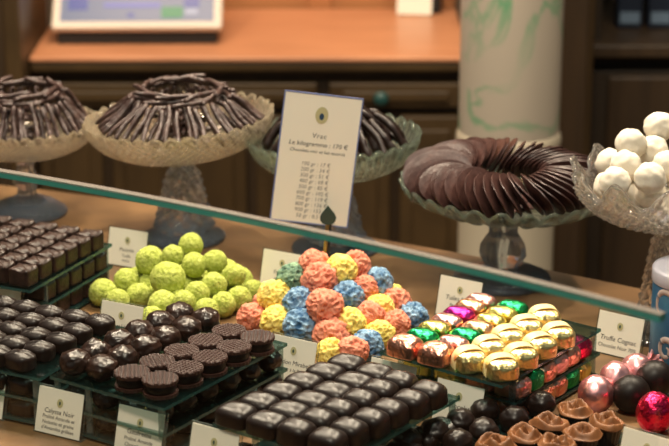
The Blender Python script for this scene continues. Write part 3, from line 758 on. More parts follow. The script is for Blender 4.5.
# moulds
def crease(x, y):
    d = (y - 0.35 * x) ; return 0.10 * math.exp(-(d / 0.16) ** 2) * (1 - min(1, x * x)) - 0.03 * math.exp(-((d + 0.3) / 0.12) ** 2)
def crease2(x, y):
    v = 0
    for k in (-0.35, 0.05, 0.40):
        d = y - 0.5 * x - k; v += 0.075 * math.exp(-(d / 0.10) ** 2)
    return v * (1 - min(1, x * x * 0.8))
def ridge(x, y):
    d = y - 0.45 * x - 0.1
    return 0.07 * math.exp(-(d / 0.22) ** 2) * (1 - min(1, x * x))
OVAL = [pill_me('oval_chocolate', 0.0150, 0.0122, 0.0165, 2.7, M['choc'], 0.42, crease if s % 2 else crease2, 44, 0.0007 + 0.0001 * s) for s in range(4)]
PIL = [pill_me('pillow_bonbon', 0.0174 + 0.0002 * s, 0.0150, 0.0185, 3.8, M['choc'], 0.46, ridge, 56, 0.0002) for s in range(3)]
SQB = [pill_me('square_bonbon', 0.0168, 0.0148 + 0.0001 * s, 0.0212, 3.6, M['choc'], 0.45, lambda x, y: 0.06 * math.exp(-((y - .1) / .20) ** 2) * (1 - min(1, x * x)), 48, 0.0002, 0.05) for s in range(3)]
SQ = [pill_me('square_chocolate', 0.0128, 0.0120, 0.0200, 6.0, M['cocoa'], 0.16, lambda x, y: 0.05 * math.sin(4 * x + 3 * y) * math.sin(5 * y), 48, 0.0009 + 0.0002 * s) for s in range(3)]
def rocher_me(s):
    return lumpy('nutty_chocolate', 0.0150, M['rocher'], s + 20, 0.15, 3.6, False, 4, 0.82)
RO = [rocher_me(s) for s in range(5)]

# tray of square chocolates (left rear)
tier_tray('tiered glass tray carrying square cocoa chocolates, left rear', 3.262, 3.432, 67.4, 64.28, (0.055, 0.029, 0.006), 0, 0.034)
for c in range(6):
    a = 64.56 + 0.51 * c
    nr = 6
    for rI in range(nr):
        cname = ['right edge column', 'second column from the right edge', 'third column from the right edge', 'fourth column from the right edge', 'fifth column from the right edge', 'sixth column from the right edge'][c]
        put(random.choice(SQ), 'square_chocolate', 3.279 + 0.0262 * rI + random.uniform(-.0006, .0006), a + random.uniform(-.012, .012), 0.055,
            f'square cocoa chocolate, {rowname(rI, nr)}, {cname} of top plate', 'chocolate', 'square chocolates on the top plate', random.uniform(-.04, .04))
for lev, z in ((0, 0.029), (1, 0.006)):
    for rI in range(5):
        put(random.choice(SQ), 'square_chocolate', 3.311 + 0.0262 * rI, 64.56, z, f'square cocoa chocolate on {["middle", "lowest"][lev]} plate, {rowname(rI, 5)} of right side', 'chocolate', 'square chocolates on the lower plates', random.uniform(-.03, .03)).scale = (1, 1, 0.96)
    for c in range(1, 4):
        put(random.choice(SQ), 'square_chocolate', 3.311, 64.56 + 0.51 * c, z, f'square cocoa chocolate on {["middle", "lowest"][lev]} plate, front, {ORD[c]} from the right', 'chocolate', 'square chocolates on the lower plates').scale = (1, 1, 0.96)

# tray of oval chocolates (left front)
tier_tray('tiered glass tray carrying ridged oval chocolates, left front', 3.072, 3.222, 66.0, 61.66, (0.052, 0.029, 0.006))
for c in range(6):
    a = 62.20 + 0.535 * c
    for rI in range(5):
        cname = 'right edge column' if c == 0 else ORD[c] + ' column from the right edge'
        put(random.choice(OVAL), 'oval_chocolate', 3.088 + 0.0288 * rI + random.uniform(-.001, .001), a + (0.04 if rI % 2 else 0) + random.uniform(-.02, .02) - 0.055 * rI, 0.052,
            f'ridged oval chocolate, {rowname(rI, 5)}, {cname} of top plate', 'chocolate', 'oval chocolates on the top plate', random.uniform(-.15, .15))
for lev, z in ((0, 0.029), (1, 0.006)):
    for rI in range(5):
        put(random.choice(OVAL), 'oval_chocolate', 3.088 + 0.0288 * rI, 62.16, z, f'ridged oval chocolate on {["middle", "lowest"][lev]} plate, {rowname(rI, 5)} of right side', 'chocolate', 'oval chocolates on the lower plates')
    for c in range(1, 4):
        put(random.choice(OVAL), 'oval_chocolate', 3.088, 62.16 + 0.53 * c, z, f'ridged oval chocolate on {["middle", "lowest"][lev]} plate, front, {ORD[c]} from the right', 'chocolate', 'oval chocolates on the lower plates')

# tray of nutty chocolates and waffle discs
tier_tray('tiered glass tray carrying nutty chocolates and waffle discs', 3.072, 3.266, 61.28, 58.80, (0.055, 0.0285, 0.006), -4)
for c in range(2):
    for rI in range(6):
        o = put(random.choice(RO), 'nutty_chocolate', 3.094 + 0.0312 * rI + random.uniform(-.0015, .0015), 61.10 - 0.56 * c - 0.055 * rI, 0.0550 + 0.0118,
            f'lumpy round nutty chocolate, {rowname(rI, 6)}, {["left", "right"][c]} of the two columns', 'chocolate', 'nutty chocolates on the top plate', random.uniform(0, 6))
def waffle_me(name, r, z0, z1, m, top=True):
    K, N = 64, 160; vs_, fs = [], []
    def rim(j): return r * (1 + 0.018 * math.cos(24 * 2 * PI * j / N))
    for k in range(K + 1):
        s = k / K
        for j in range(N):
            a = 2 * PI * j / N; x, y = rim(j) * s * math.cos(a), rim(j) * s * math.sin(a)
            f = 2 * PI / 0.0040
            g = max(math.cos(f * (x + y) * 0.7071), math.cos(f * (x - y) * 0.7071))
            vs_.append((x, y, z1 + (0.0010 * g if top and s < 0.97 else 0)))
    base = len(vs_)
    for j in range(N): a = 2 * PI * j / N; vs_.append((rim(j) * math.cos(a), rim(j) * math.sin(a), z0))
    for k in range(K):
        for j in range(N): q = (j + 1) % N; fs.append((k * N + j, k * N + q, (k + 1) * N + q, (k + 1) * N + j))
    for j in range(N): q = (j + 1) % N; fs.append((K * N + j, K * N + q, base + q, base + j))
    fs.append(tuple(base + j for j in range(N)))
    return mesh(name, vs_, fs, m, True)
WR = 0.0168
w_bot = waffle_me('lower_wafer', WR * 0.97, 0.0, 0.0030, M['wafer'], False); w_top = waffle_me('upper_wafer', WR, 0.0122, 0.0150, M['wafer'])
w_fil = lathe_me('filling', [(WR * 0.80, 0.0030), (WR * 0.88, 0.005), (WR * 0.88, 0.0102), (WR * 0.80, 0.0122)], M['choc'], 48)
proto = None
for c in range(2):
    for rI in range(5):
        r_, a_ = 3.095 + 0.0338 * rI, 59.90 - 0.59 * c - 0.085 * rI
        lab = f'chocolate waffle disc sandwich, {rowname(rI, 5)}, {["left", "right edge"][c]} column'
        if proto is None:
            proto = thing('waffle_disc', lab, 'waffle disc'); KIDS[proto.name] = [link('lower_wafer', w_bot, proto), link('filling', w_fil, proto), link('upper_wafer', w_top, proto)]
            o = proto
        else: o = copy_tree(proto)
        o.location = pt(r_, a_, 0.055); o.rotation_euler = (0, 0, random.uniform(0, 6.28)); tag(o, lab, None, 'waffle discs on the top plate')
for lev, z in ((0, 0.0285), (1, 0.006)):
    for rI in range(6):
        o = put(random.choice(RO), 'nutty_chocolate', 3.092 + 0.0312 * rI, 59.30 - 0.07 * rI, z + 0.0108, f'lumpy nutty chocolate under the waffle discs, {["middle", "lowest"][lev]} plate, {rowname(rI, 6)}', 'chocolate', 'nutty chocolates on the lower plates', random.uniform(0, 6)); o.scale = (0.88, 0.88, 0.88)
    for c in range(1, 4):
        o = put(random.choice(RO), 'nutty_chocolate', 3.092, 59.30 + 0.56 * c, z + 0.0108, f'lumpy nutty chocolate, front of {["middle", "lowest"][lev]} plate, {ORD[c]} from the right', 'chocolate', 'nutty chocolates on the lower plates', random.uniform(0, 6)); o.scale = (0.88, 0.88, 0.88)

# tray of pillow and square bonbons (front middle)
ZP = 0.048
tier_tray('tiered glass tray carrying pillow and square bonbons, front middle', 3.072, 3.256, 57.86, 55.26, (ZP, 0.006), -4)
for c in range(4):
    for rI in range(6):
        a = 57.66 - 0.635 * c - (0.075 if c < 2 else 0.06) * rI
        nm = 'pillow_bonbon' if c < 2 else 'square_bonbon'
        lab = f'{"wide pillow" if c < 2 else "narrow square"} dark bonbon, {rowname(rI, 6)}, {["left edge", "second", "third", "right edge"][c]} column'
        put(random.choice(PIL if c < 2 else SQB), nm, 3.088 - 0.002 * c + (0.0304 - 0.0008 * c) * rI + random.uniform(-.001, .001), a + random.uniform(-.015, .015), ZP, lab, 'bonbon', 'bonbons on the front middle tray', random.uniform(-.07, .07))
for rI in range(6):
    put(random.choice(SQB), 'square_bonbon', 3.095 + 0.0290 * rI, 55.66 - 0.06 * rI, 0.006, f'dark square bonbon under the top plate, {rowname(rI, 6)} of the right side', 'bonbon', 'bonbons on the lower plate')
for c in range(1, 4):
    put(random.choice(PIL), 'pillow_bonbon', 3.095, 55.66 + 0.635 * c, 0.006, f'dark pillow bonbon under the top plate, front, {ORD[c]} from the right', 'bonbon', 'bonbons on the lower plate')

# tray of foil wrapped sweets (right rear)
def foil_bar_me(name, m, a=0.0160, b=0.0098, h=0.0160, seed=0, n=4.2):
    def top(x, y): return 0.035 * noise.noise(Vector((x * 3 + seed, y * 2, seed)))
    me = pill_me(name, a, b, h, n, m, 0.5, top, 40, 0.0011); return me
FC = {}
for k in ('copper', 'pinkf', 'orangef', 'yellowf', 'greenf', 'magentaf', 'redf'):
    FC[k] = [foil_bar_me('foil_sweet', M[k], seed=s) for s in range(2)]
    FC[k + '_big'] = [foil_bar_me('foil_sweet', M[k], 0.0162, 0.0130, 0.0205, s + 5) for s in range(2)]
def barrel_me(name, m, mb, seed):
    """short gold barrel lying on the plate with a pale band"""
    return pill_me(name, 0.0156, 0.0150, 0.0190, 2.5, m, 0.42, lambda x, y: 0.03 * noise.noise(Vector((x * 3 + seed, y * 3, seed))), 44, 0.0010)
GB = [barrel_me('wrapper', M['gold'], None, s) for s in range(3)]
def band_me():
    vs_, fs = [], []; N = 28
    for i in range(N + 1):
        t = PI * i / N
        for yy in (-1, 1):
            for q in (1.02, 1.06):
                c, s = math.cos(t), math.sin(t)
                vs_.append((math.copysign(abs(c) ** 0.8, c) * 0.0154 * q, yy * 0.0062 + 0.004, 0.0008 + (abs(s) ** 0.62) * 0.0187 * q))
    for i in range(N):
        b0, b1 = i * 4, i * 4 + 4
        for (u, v) in ((0, 1), (1, 3), (3, 2), (2, 0)): fs.append((b0 + u, b0 + v, b1 + v, b1 + u))
    fs += [(0, 1, 3, 2), (N * 4, N * 4 + 1, N * 4 + 3, N * 4 + 2)]
    return mesh('band', vs_, fs, M['goldpaper'])
BAND = band_me()
ZF = 0.055
tier_tray('tiered clear tray carrying foil wrapped sweets, right rear', 3.286, 3.470, 57.06, 54.67, (ZF, 0.0295, 0.006), -3, 0.024)
cn = {'copper': 'copper', 'pinkf': 'pink', 'orangef': 'orange', 'yellowf': 'yellow', 'greenf': 'green', 'magentaf': 'magenta', 'redf': 'red'}
colA = ['copper_big', 'greenf', 'yellowf', 'pinkf', 'magentaf', 'orangef', 'pinkf']
colB = ['copper_big', 'pinkf', 'greenf', 'orangef', 'yellowf', 'yellowf', 'greenf']
for c, colr in enumerate((colA, colB)):
    for i, k in enumerate(colr):
        r_ = 3.297 + (0.0 if i == 0 else 0.0325 + 0.0243 * (i - 1))
        if i == 6: r_ -= 0.003
        put(random.choice(FC[k]), 'foil_sweet', r_, 56.74 - 0.60 * c, ZF,
            f'{cn[k.split("_")[0]]} foil wrapped sweet, {rowname(i, 7)}, {["left edge", "second"][c]} column of top plate', 'foil sweet', 'foil sweets on the top plate', random.uniform(-.10, .10))
gproto = None
for c in range(2):
    for i in range(5 if c == 0 else 4):
        lab = f'gold foil barrel sweet with pale band, {rowname(i, 5) if i < 4 else "rearmost"}, {["inner", "right edge"][c]} gold column'
        if gproto is None:
            gproto = thing('gold_sweet', lab, 'foil sweet'); KIDS[gproto.name] = [link('wrapper', GB[0], gproto), link('band', BAND, gproto)]; o = gproto
        else: o = copy_tree(gproto)
        o.location = pt(3.302 + 0.0345 * i, 55.52 - 0.60 * c - 0.02 * i, ZF); o.rotation_euler = (0, 0, R_(55.5 - 90) + random.uniform(-.12, .12) + 0.9)
        tag(o, lab, None, 'gold sweets on the top plate')
for lev, z, cols in ((0, 0.0295, ['pinkf', 'greenf', 'copper', 'pinkf', 'copper', 'redf', 'copper']), (1, 0.006, ['copper', 'copper', 'orangef', 'copper', 'greenf', 'yellowf', 'copper'])):
    for i, k in enumerate(cols[:6]):
        put(FC[k + '_big'][i % 2], 'foil_sweet', 3.325 + 0.0245 * i, 54.94, z, f'{cn[k]} foil sweet on {["middle", "lowest"][lev]} plate, {rowname(i, 6)} of right side', 'foil sweet', 'foil sweets on the lower plates', random.uniform(-.06, .06))
    for c, k in enumerate(['copper', 'yellowf', 'yellowf'] if lev == 0 else ['yellowf', 'copper', 'yellowf']):
        put(FC[k + '_big'][c % 2], 'foil_sweet', 3.325, 55.50 + 0.60 * c, z, f'{cn[k]} foil sweet, front of {["middle", "lowest"][lev]} plate, {ORD[c + 1]} from the right', 'foil sweet', 'foil sweets on the lower plates', random.uniform(-.06, .06))
SLOTEND = None

# low tray in the right foreground: dark lumpy balls and swirl topped cups
tier_tray('low clear tray carrying dark lumpy balls and swirl cups, right front', 3.165, 3.345, 54.98, 52.9, (0.010,))
DB = [lumpy('dark_truffle', 0.0140, M['choc'], s + 40, 0.13, 2.6, False, 4, 0.92) for s in range(4)]
db = [(515, 398, 'rear of the dark balls, under the foil sweets'), (485, 409, 'left rear, in front of the cream card'), (514, 417, 'right below the rear one, touching swirl cups'),
      (460, 420, 'left, at the foot of the cream card'), (484, 429, 'middle, between the other dark balls'), (434, 430, 'beside the bonbon tray'),
      (407, 439, 'leftmost, under the bonbon tray edge'), (458, 440, 'lowest, left of the swirl cups'), (541, 402, 'rightmost, behind the swirl cups')]
vis = [(at(x, y, 0.0245), ray(x, y), 0.0138) for x, y, _ in db]
cups = [(575, 407, 'rearmost, beside the pink foil eggs'), (550, 420, 'middle of the left diagonal row'), (525, 432, 'third from the rear in the left row'), (496, 441, 'lowest on the left'),
        (607, 419, 'rightmost, beside the dark smooth ball'), (583, 430, 'second in the right row'), (557, 441, 'lowest in the right row')]
pd = [Vector(p) for p, _, _ in vis]
for it in range(200):
    for i in range(len(pd)):
        for j in range(i + 1, len(pd)):
            d = pd[i] - pd[j]; d.z = 0
            if d.length < 0.0262: d = d.normalized() * (0.0262 - d.length) * 0.5; pd[i] += d; pd[j] -= d
for (x, y, lab), p in zip(db, pd):
    p.z = 0.010 + 0.0122
    o = link('dark_truffle', DB[(x + y) % 4], None, p, (0, 0, random.uniform(0, 6))); tag(o, 'lumpy glossy dark chocolate ball, ' + lab, 'truffle', 'dark lumpy balls on the low tray')
CH = 0.0190
cup_me = lathe_me('cup', [(0.0105, 0.0), (0.0112, 0.0006), (0.0145, CH * 0.9), (0.0150, CH), (0.0140, CH), (0.0130, CH * 0.86), (0.004, CH * 0.8)], M['choc'], 80, lambda a, i, r, z: (r * (1 + (0.03 if i in (1, 2, 3) else 0) * math.cos(20 * a)), z))
def swirl_me(seed):
    """folded curl of milk chocolate: a ridged spiral cap with a deep groove"""
    N, K = 72, 22; vs_, fs = [], []
    for k in range(K + 1):
        q = k / K
        for j in range(N):
            a = 2 * PI * j / N
            R = 0.0182 * (1 + 0.07 * math.sin(2 * a + seed) + 0.04 * math.sin(5 * a + seed * 2)); x, y = R * q * math.cos(a), R * q * math.sin(a) * 0.90
            ph = 2 * PI * (q * 1.75 - a / (2 * PI)) + seed
            rd = (0.5 + 0.5 * math.cos(ph)) ** 0.6
            env = 1 - q ** 7
            z = 0.0012 + env * (0.0010 + 0.0082 * rd * (0.75 + 0.25 * math.sin(3 * a + seed)) + 0.0010 * noise.noise(Vector((x, y, seed)) * 300))
            vs_.append((x, y, z))
    n0 = len(vs_)
    for j in range(N): vs_.append((vs_[K * N + j][0] * 0.9, vs_[K * N + j][1] * 0.9, -0.0008))
    for k in range(K):
        for j in range(N): q = (j + 1) % N; fs.append((k * N + j, k * N + q, (k + 1) * N + q, (k + 1) * N + j))
    for j in range(N): q = (j + 1) % N; fs.append((K * N + j, K * N + q, n0 + q, n0 + j))
    fs.append(tuple(range(n0, n0 + N)))
    return mesh('swirl', vs_, fs, M['milk'])
SW = [swirl_me(s * 1.9) for s in range(3)]
pc = [at(x, y, 0.010 + CH + 0.004) for x, y, _ in cups]
for it in range(200):
    for i in range(len(pc)):
        for j in range(i + 1, len(pc)):
            d = pc[i] - pc[j]; d.z = 0
            if d.length < 0.0302: d = d.normalized() * (0.0302 - d.length) * 0.5; pc[i] += d; pc[j] -= d
        for q in pd:
            d = pc[i] - q; d.z = 0
            if d.length < 0.0282: pc[i] += d.normalized() * (0.0282 - d.length)
for i, ((x, y, lab), p) in enumerate(zip(cups, pc)):
    p.z = 0.010
    t = thing('swirl_cup', 'dark chocolate cup with milk chocolate swirl, ' + lab, 'chocolate cup', tuple(p), random.uniform(0, 6), 'swirl cups on the low tray')
    link('cup', cup_me, t); link('swirl', SW[i % 3], t, (0, 0, CH - 0.001))

# pink foil eggs, dark smooth balls, red foil sweets at the right edge
def egg_me(name, m, seed, L=0.0195, w_=0.0170):
    def f(n): return 1 + 0.05 * noise.noise(n * 2.5 + Vector((seed, 0, 0))) + 0.02 * noise.noise(n * 7 + Vector((0, seed, 0)))
    bm = bmesh.new(); bmesh.ops.create_icosphere(bm, subdivisions=4, radius=1)
    for v in bm.verts:
        n = v.co.normalized(); k = f(n); v.co = Vector((n.x * w_ * k, n.y * w_ * k, n.z * L * k)); v.co.z += L
        if v.co.z < 0.002: v.co.z = 0.002
        v.co.z -= 0.002
    return bm_mesh(name, bm, m, True)
EG = [egg_me('foil_egg', M['eggpink'], s) for s in range(3)]
tail = lathe_me('twisted_tail', [(0.0025, 0.0), (0.0040, 0.004), (0.0075, 0.013), (0.0070, 0.013), (0.003, 0.005), (0.001, 0.001)], M['eggpink'], 40, lambda a, i, r, z: (r * (1 + 0.25 * math.cos(9 * a)), z + 0.002 * math.sin(5 * a) * (z > 0.01)))
eggs = [(596, 393, 34, 'front left one of the pink eggs, beside the swirl cups'), (616, 379, 32, 'middle one of the pink eggs'), (637, 371, 30, 'rear one with a twisted tail, below the cognac card')]
for i, (x, y, d, lab) in enumerate(eggs):
    p = at(x, y, 0.019)
    t = thing('foil_egg', 'rose foil chocolate egg, ' + lab, 'foil sweet', (p.x, p.y, 0), i * 1.3, 'pink foil eggs')
    link('wrapper', EG[i], t).scale = (1.03, 1.03, 1.0)
    if i == 2: link('twisted_tail', tail, t, (0.013 * math.cos(0.5 - i * 1.3), 0.013 * math.sin(0.5 - i * 1.3), 0.022), (0.0, 0.9, 0.5 - i * 1.3))
M['ball'] = pmat('smooth_chocolate', (0.009, 0.0055, 0.0048), 0.42, spec=0.22)
SB = ico_me('smooth_chocolate_ball', 0.0188, M['ball'], lambda n: 1 + 0.02 * noise.noise(n * 2), 4)
for x, y, lab in ((631, 394, 'left one, between the pink eggs and red foil'), (655, 379, 'right one, in front of the blue tin')):
    p = at(x, y, 0.0186); o = link('chocolate_ball', SB, None, (p.x, p.y, 0.0188)); tag(o, 'smooth round dark chocolate ball, ' + lab, 'chocolate ball', 'smooth dark balls at the right')
RE = [egg_me('foil_egg', M['redf'], s + 9, 0.0205, 0.0180) for s in range(2)]
for i, (x, y, lab) in enumerate(((655, 414, 'standing behind the label at the lower right corner'), (690, 406, 'cut by the picture edge at the lower right'))):
    p = at(x, y, 0.017); o = link('foil_egg', RE[i], None, (p.x, p.y, 0)); tag(o, 'red foil wrapped chocolate egg ' + lab, 'foil sweet', 'red foil eggs')

# ------------------------------------------------------------------ labels in clear holders
def text_me(body, size, m, align='CENTER', shear=0.0, space=1.0, extr=0.0):
    c = bpy.data.curves.new('lettering', 'FONT'); c.body = body; c.size = size; c.align_x = align; c.align_y = 'CENTER'; c.shear = shear; c.space_character = space; c.resolution_u = 2; c.offset = 0.0
    o = bpy.data.objects.new('lettering', c); COL.objects.link(o)
    dg = bpy.context.evaluated_depsgraph_get(); me = bpy.data.meshes.new_from_object(o.evaluated_get(dg)); me.name = 'lettering'
    bpy.data.objects.remove(o); bpy.data.curves.remove(c)
    me.materials.clear(); me.materials.append(m); return me
def disc_me(name, a, b, m, N=24, inner=0.0):
    vs_, fs = [], []
    for k, z in ((1.0, 0.0002), (1.0, -0.0002)):
        for j in range(N): t = 2 * PI * j / N; vs_.append((a * math.cos(t), b * math.sin(t), z))
    fs = [tuple(range(N)), tuple(range(2 * N - 1, N - 1, -1))] + [(j, (j + 1) % N, N + (j + 1) % N, N + j) for j in range(N)]
    return mesh(name, vs_, fs, m, False)
EMB = disc_me('emblem', 0.0034, 0.0042, M['emblem']); EMD = disc_me('emblem_centre', 0.0011, 0.0018, M['emblemdark'])
LEAN = R_(15); LW, LH = 0.0525, 0.0445
def holder_bm():
    bm = bmesh.new(); rot = Matrix.Rotation(-LEAN, 3, 'X')
    box_bm(bm, rot @ Vector((0, 0.0012, LH / 2 + 0.001)), (LW + 0.003, 0.0022, LH + 0.002), rot)
    box_bm(bm, (0, 0.0065, 0.0011), (LW + 0.003, 0.013, 0.0022))
    return bm
HM = bm_mesh('holder', holder_bm(), [M['holder'], M['holderedge']])
for p in HM.polygons: p.material_index = 0 if p.area > 0.0006 else 1
cb_ = bmesh.new(); box_bm(cb_, (0, 0, 0), (LW - 0.001, 0.0008, LH - 0.001)); CARD = bm_mesh('card', cb_, M['card'])
def label(R, a, lines, desc, emblem=0.30, sizes=None):
    t = thing('product_label', desc, 'label', tuple(pt(R, a, 0)), R_(a - 90), 'cream product labels')
    rot = Matrix.Rotation(-LEAN, 3, 'X')
    link('holder', HM, t)
    c = link('card', CARD, t, rot @ Vector((0, -0.0006, LH / 2 + 0.001)), (-LEAN, 0, 0))
    def face(me, nm, x, zf, par, eps=0.0012):
        v = Vector((x, -eps + 0.0006, LH * (0.5 - zf)))          # relative to the card centre
        o = link(nm, me, c, v, (PI / 2, 0, 0)); return o
    if emblem is not None:
        face(EMB, 'emblem', 0, emblem, c, 0.0013); face(EMD, 'emblem_centre', 0, emblem, c, 0.0017)
    for i, (tx, zf, sz) in enumerate(lines):
        face(text_me(tx, sz, M['ink'], shear=0.12), 'lettering', 0, zf, c, 0.00125)
    return t
def from_tl(x, y):
    R, a = pol(at(x, y, 0.043)); return R - 0.0115, a - math.degrees(LW / 2 / R)
LB = [
    ((38.5, 386), [('Calyssa Noir', .50, .0066), ('Praliné Amande et', .63, .0050), ('Noisette et graine', .75, .0050), ("d'Amandes grillées", .87, .0050)], 'cream label in clear holder before the nutty chocolates, first from left fully seen', None),
    ((117, 405.5), [('Gaufrette', .52, .0070), ('Praliné Amande', .67, .0050), ('Chocolat Noir', .80, .0050)], 'cream label in clear holder reading Gaufrette, before the waffle discs', None),
    ((187, 426), [('Coussin', .52, .0066), ('Chocolat Noir', .68, .0050)], 'cream label before the bonbon tray, cut by the bottom picture edge', None),
    ((272, 335), [('Chardon Mirabelle', .58, .0066), ('Liqueur à la Prune', .74, .0050)], 'cream label at the front of the coloured truffle heap', 3.290),
    ((377, 354), [('Truffe Praliné', .55, .0062), ('Chocolat', .72, .0050)], 'cream label between the bonbon tray and the front copper foil sweets', 3.288),
    ((439.5, 377), [('Chocolat', .52, .0070), ('Lait', .72, .0060)], 'cream label under the front edge of the gold sweets, reading Chocolat', 3.278),
    ((600, 310), [('Truffe Cognac', .62, .0072), ('Chocolat Noir 70%', .80, .0056)], 'cream label reading Truffe Cognac, before the blue tin', None),
    ((441, 275), [('Tuiles Noir', .52, .0070), ('Praliné fin', .70, .0052), ('avec riz', .84, .0052)], 'cream label standing behind the foil sweets, below the slice plate', None),
    ((264, 249), [('Ecorces', .54, .0060), ('d\'orange', .72, .0050)], 'cream label behind the coloured heap, left of the dark green truffle', None),
    ((110, 227), [('Pistache', .56, .0060), ('Truffe', .72, .0050), ('verte', .84, .0048)], 'cream label behind the square chocolates, before the bell stem', None),
    ((102.6, 300), [('Régalière', .56, .0070), ('Noir', .80, .0052)], 'half hidden cream label at the front of the green truffle heap', 3.288),
    ((-22, 281), [('Carré Noir', .60, .0066)], 'cream label at the left picture edge before the square chocolates', 3.274),
    ((-37, 366), [('Ovale Noir', .60, .0066)], 'cream label mostly outside the left picture edge before the oval chocolates', None),
    ((624, 427), [('Cerise', .62, .0066)], 'cream label at the lower right corner before the red foil eggs', None),
]
for (tl_, lines, desc, Rfix) in LB:
    R, a = from_tl(*tl_)
    if Rfix: 
        R = Rfix
    if 'left picture edge before the square' in desc: a -= 0.15
    R = max(R, 3.0665)
    label(R, a, lines, desc)

# ------------------------------------------------------------------ tall price card on a spade topped holder
PW, PH = 0.0855, 0.1440
pc_ = (atY(287, 93, 2.09) + atY(363, 99, 2.09) + atY(270.5, 217, 2.09) + atY(345.5, 226, 2.09)) / 4
ps_ = at(326, 300, 0.0); ps_ = Vector((atY(325, 255, 2.085).x, 2.085, 0))
t = thing('price_card', 'tall cream price list card held by spade topped stand', 'price card', (ps_.x, ps_.y, 0), 0)
roll = R_(7.5); yaw = R_(3); lean = R_(-8)
rotm = Euler((lean, roll, yaw), 'XYZ')
card = box('card', pc_ - ps_.to_3d(), (PW, 0.0012, PH), M['card'], t); card.rotation_euler = rotm
for nm, c, s in (('edge_strip', (0, 0, PH / 2 + .0007), (PW + .0028, 0.0022, 0.0014)), ('edge_strip', (0, 0, -PH / 2 - .0007), (PW + .0028, 0.0022, 0.0014)), ('edge_strip', (PW / 2 + .0007, 0, 0), (0.0014, 0.0022, PH)), ('edge_strip', (-PW / 2 - .0007, 0, 0), (0.0014, 0.0022, PH))):
    box(nm, c, s, M['cardedge'], card)
def on(me, nm, x, zf, eps=0.0009): return link(nm, me, card, (x, -eps, PH * (0.5 - zf)), (PI / 2, 0, 0))
on(disc_me('emblem', 0.0072, 0.0095, M['emblem']), 'emblem', 0, .155); on(disc_me('emblem_centre', 0.0026, 0.0038, M['emblemblue']), 'emblem_centre', 0, .165, 0.0012)
on(text_me('Vrac', 0.0078, M['ink'], shear=.1, space=1.15), 'lettering', 0, .318)
on(text_me('Le kilogramme : 170 €', 0.0072, M['ink'], shear=.1), 'lettering', 0, .385)
on(text_me('Chocolats noir et lait assortis', 0.0052, M['ink'], shear=.1), 'lettering', 0, .440)
for i, tx in enumerate(('100 gr : 17 €', '200 gr : 34 €', '300 gr : 51 €', '400 gr : 68 €', '500 gr : 85 €', '600 gr : 102 €', '700 gr : 119 €', '800 gr : 136 €', '900 gr : 153 €', '50 gr : 8,5 €')):
    on(text_me(tx, 0.0062, M['greyink'], shear=.08), 'lettering', 0.0, .54 + .0455 * i)
# spade: outline extruded, in front of the card foot
sp = at(329, 217, 0); spY = 2.065; spc = atY(328, 217, spY) - ps_.to_3d()
out = [(0, 0.0135), (0.003, 0.0095), (0.007, 0.0045), (0.0090, 0.000), (0.0086, -0.004), (0.006, -0.0075), (0.0025, -0.0085), (0, -0.0090)]
out = out + [(-x, z) for x, z in out[::-1][1:-1]]
bm = bmesh.new(); vv = [bm.verts.new((x, -0.0012, z)) for x, z in out]; fcs = bm.faces.new(vv)
ex = bmesh.ops.extrude_face_region(bm, geom=[fcs]); bmesh.ops.translate(bm, vec=(0, 0.0024, 0), verts=[v for v in ex['geom'] if isinstance(v, bmesh.types.BMVert)])
bmesh.ops.recalc_face_normals(bm, faces=bm.faces)
link('spade', bm_mesh('spade', bm, M['spade']), t, spc)
bm = bmesh.new(); tube_bm(bm, [(0, 0, 0.004), (0, 0, spc.z * 0.5), (spc.x, spc.y + 0.004, spc.z - 0.004)], 0.0022, 10)
link('stem', bm_mesh('stem', bm, M['brass'], True), t)
bm = bmesh.new(); tube_bm(bm, [(0.003, 0.001, 0.004), (0.004, 0.001, spc.z * 0.5), (spc.x + 0.003, spc.y + 0.008, spc.z - 0.004)], 0.0016, 8)
link('clip_rod', bm_mesh('clip_rod', bm, M['darkmetal'], True), t)
link('base', lathe_me('base', [(0.012, 0), (0.013, 0.001), (0.012, 0.003), (0.004, 0.005)], M['brass'], 32), t)

# ------------------------------------------------------------------ blue tin at the right edge
bt = at(691, 372, 0); btY = 1.865
bp = atY(690, 372, btY)
t = thing('blue_tin', 'blue tin with pale scroll ornaments at the right picture edge', 'tin', (bp.x, btY, 0))
TR = 0.043; TH = atY(690, 268, btY).z
link('body', lathe_me('body', [(TR * .98, 0), (TR, 0.002), (TR, TH - 0.012), (TR * 0.98, TH - 0.010)], M['bluetin'], 64), t)
link('lid', lathe_me('lid', [(TR * 1.02, TH - 0.013), (TR * 1.03, TH - 0.012), (TR * 1.03, TH - 0.001), (TR * 1.0, TH + 0.001), (TR * 0.9, TH + 0.002)], M['tinlid'], 64), t)
def scroll(a0, z0, s, turns):
    bm = bmesh.new(); pts, rad = [], []
    for i in range(28):
        u = i / 27; q = u * turns * 2 * PI; rr = s * (1 - 0.75 * u)
        aa = a0 + rr * math.cos(q) / TR; pts.append(((TR - .003) * math.cos(aa), (TR - .003) * math.sin(aa), z0 + rr * 1.25 * math.sin(q))); rad.append(0.0048 * (1 - .3 * u))
    tube_bm(bm, pts, 0.003, 8, rad); return bm_mesh('scroll', bm, M['tinbeige'], True)
for a0, z0, s, tn in ((R_(214), TH * 0.66, 0.020, 0.75), (R_(222), TH * 0.26, 0.011, 1.2), (R_(262), TH * 0.55, 0.018, 1.1)):
    link('scroll', scroll(a0, z0, s, tn), t)

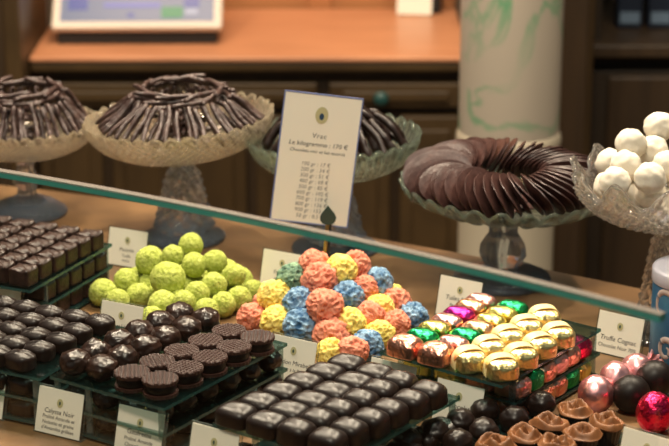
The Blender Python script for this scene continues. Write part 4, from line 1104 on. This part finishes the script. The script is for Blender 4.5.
# ------------------------------------------------------------------ tablet and paper on the worktop
tb = atY(137, 36, YB + 0.10)
TY = YB + 0.10; lean = R_(50); pxm = (YB * 1.05) / F
TWb = (222 - 52) * 1950 / 1950 * (TY * math.cos(P) + (H - zw) * math.sin(P)) / F
t = thing('tablet', 'pale framed touch screen till propped on the wooden worktop', 'tablet', (tb.x, TY, zw), R_(1))
TD = 0.24; base_z = 0.030
def tl3(x, y, off): # y along the screen from its lower edge
    return Vector((x, y * math.cos(R_(42)) - off * math.sin(R_(42)), base_z + y * math.sin(R_(42)) + off * math.cos(R_(42))))
rt = Matrix.Rotation(R_(42), 3, 'X')
bm = bmesh.new(); box_bm(bm, (0, 0, 0), (TWb, TD, 0.016), None, 0.004)
o = link('frame', bm_mesh('frame', bm, M['bezel']), t, tl3(0, TD / 2, 0), (R_(42), 0, 0))
bm = bmesh.new(); box_bm(bm, (0, 0, 0), (TWb - 0.032, TD - 0.030, 0.003)); o2 = link('screen', bm_mesh('screen', bm, M['screen']), t, tl3(0, TD / 2, 0.0085), (R_(42), 0, 0))
for nm, x, y, sx, sy, mm in (('green_button', 0.068, 0.022, 0.042, 0.026, 'icongreen'), ('blue_icon', -0.115, 0.045, 0.038, 0.032, 'iconblue'), ('blue_icon', 0.105, 0.050, 0.03, 0.03, 'iconblue'), ('text_line', -0.01, 0.040, 0.11, 0.010, 'iconpurple'), ('dark_icon', -0.012, 0.016, 0.014, 0.010, 'iconblue'), ('light_icon', 0.105, 0.024, 0.024, 0.012, 'iconlight'), ('text_line', -0.02, 0.085, 0.16, 0.012, 'iconpurple')):
    bm = bmesh.new(); box_bm(bm, (0, 0, 0), (sx, sy, 0.002)); link(nm, bm_mesh(nm, bm, M[mm]), o2, (x, y - TD / 2 + 0.012, 0.002))
box('stand_base', (0, 0.11, 0.012), (TWb * 0.94, 0.20, 0.024), M['black'], t, bevel=0.003)
box('support_arm', (0, 0.15, 0.075), (0.10, 0.03, 0.13), M['black'], t)
pp = atY(414, 15, YB + 0.36)
t = thing('paper_card', 'white paper card propped up on the worktop near the column', 'paper card', (pp.x, YB + 0.37, zw), R_(-8))
bm = bmesh.new(); box_bm(bm, (0, 0.02, 0.045), (0.072, 0.002, 0.095), Matrix.Rotation(R_(-20), 3, 'X')); link('sheet', bm_mesh('sheet', bm, M['card']), t, (0, 0, 0.002))
box('prop_block', (0.030, 0.045, 0.05), (0.045, 0.03, 0.10), M['black'], t, bevel=0.003)
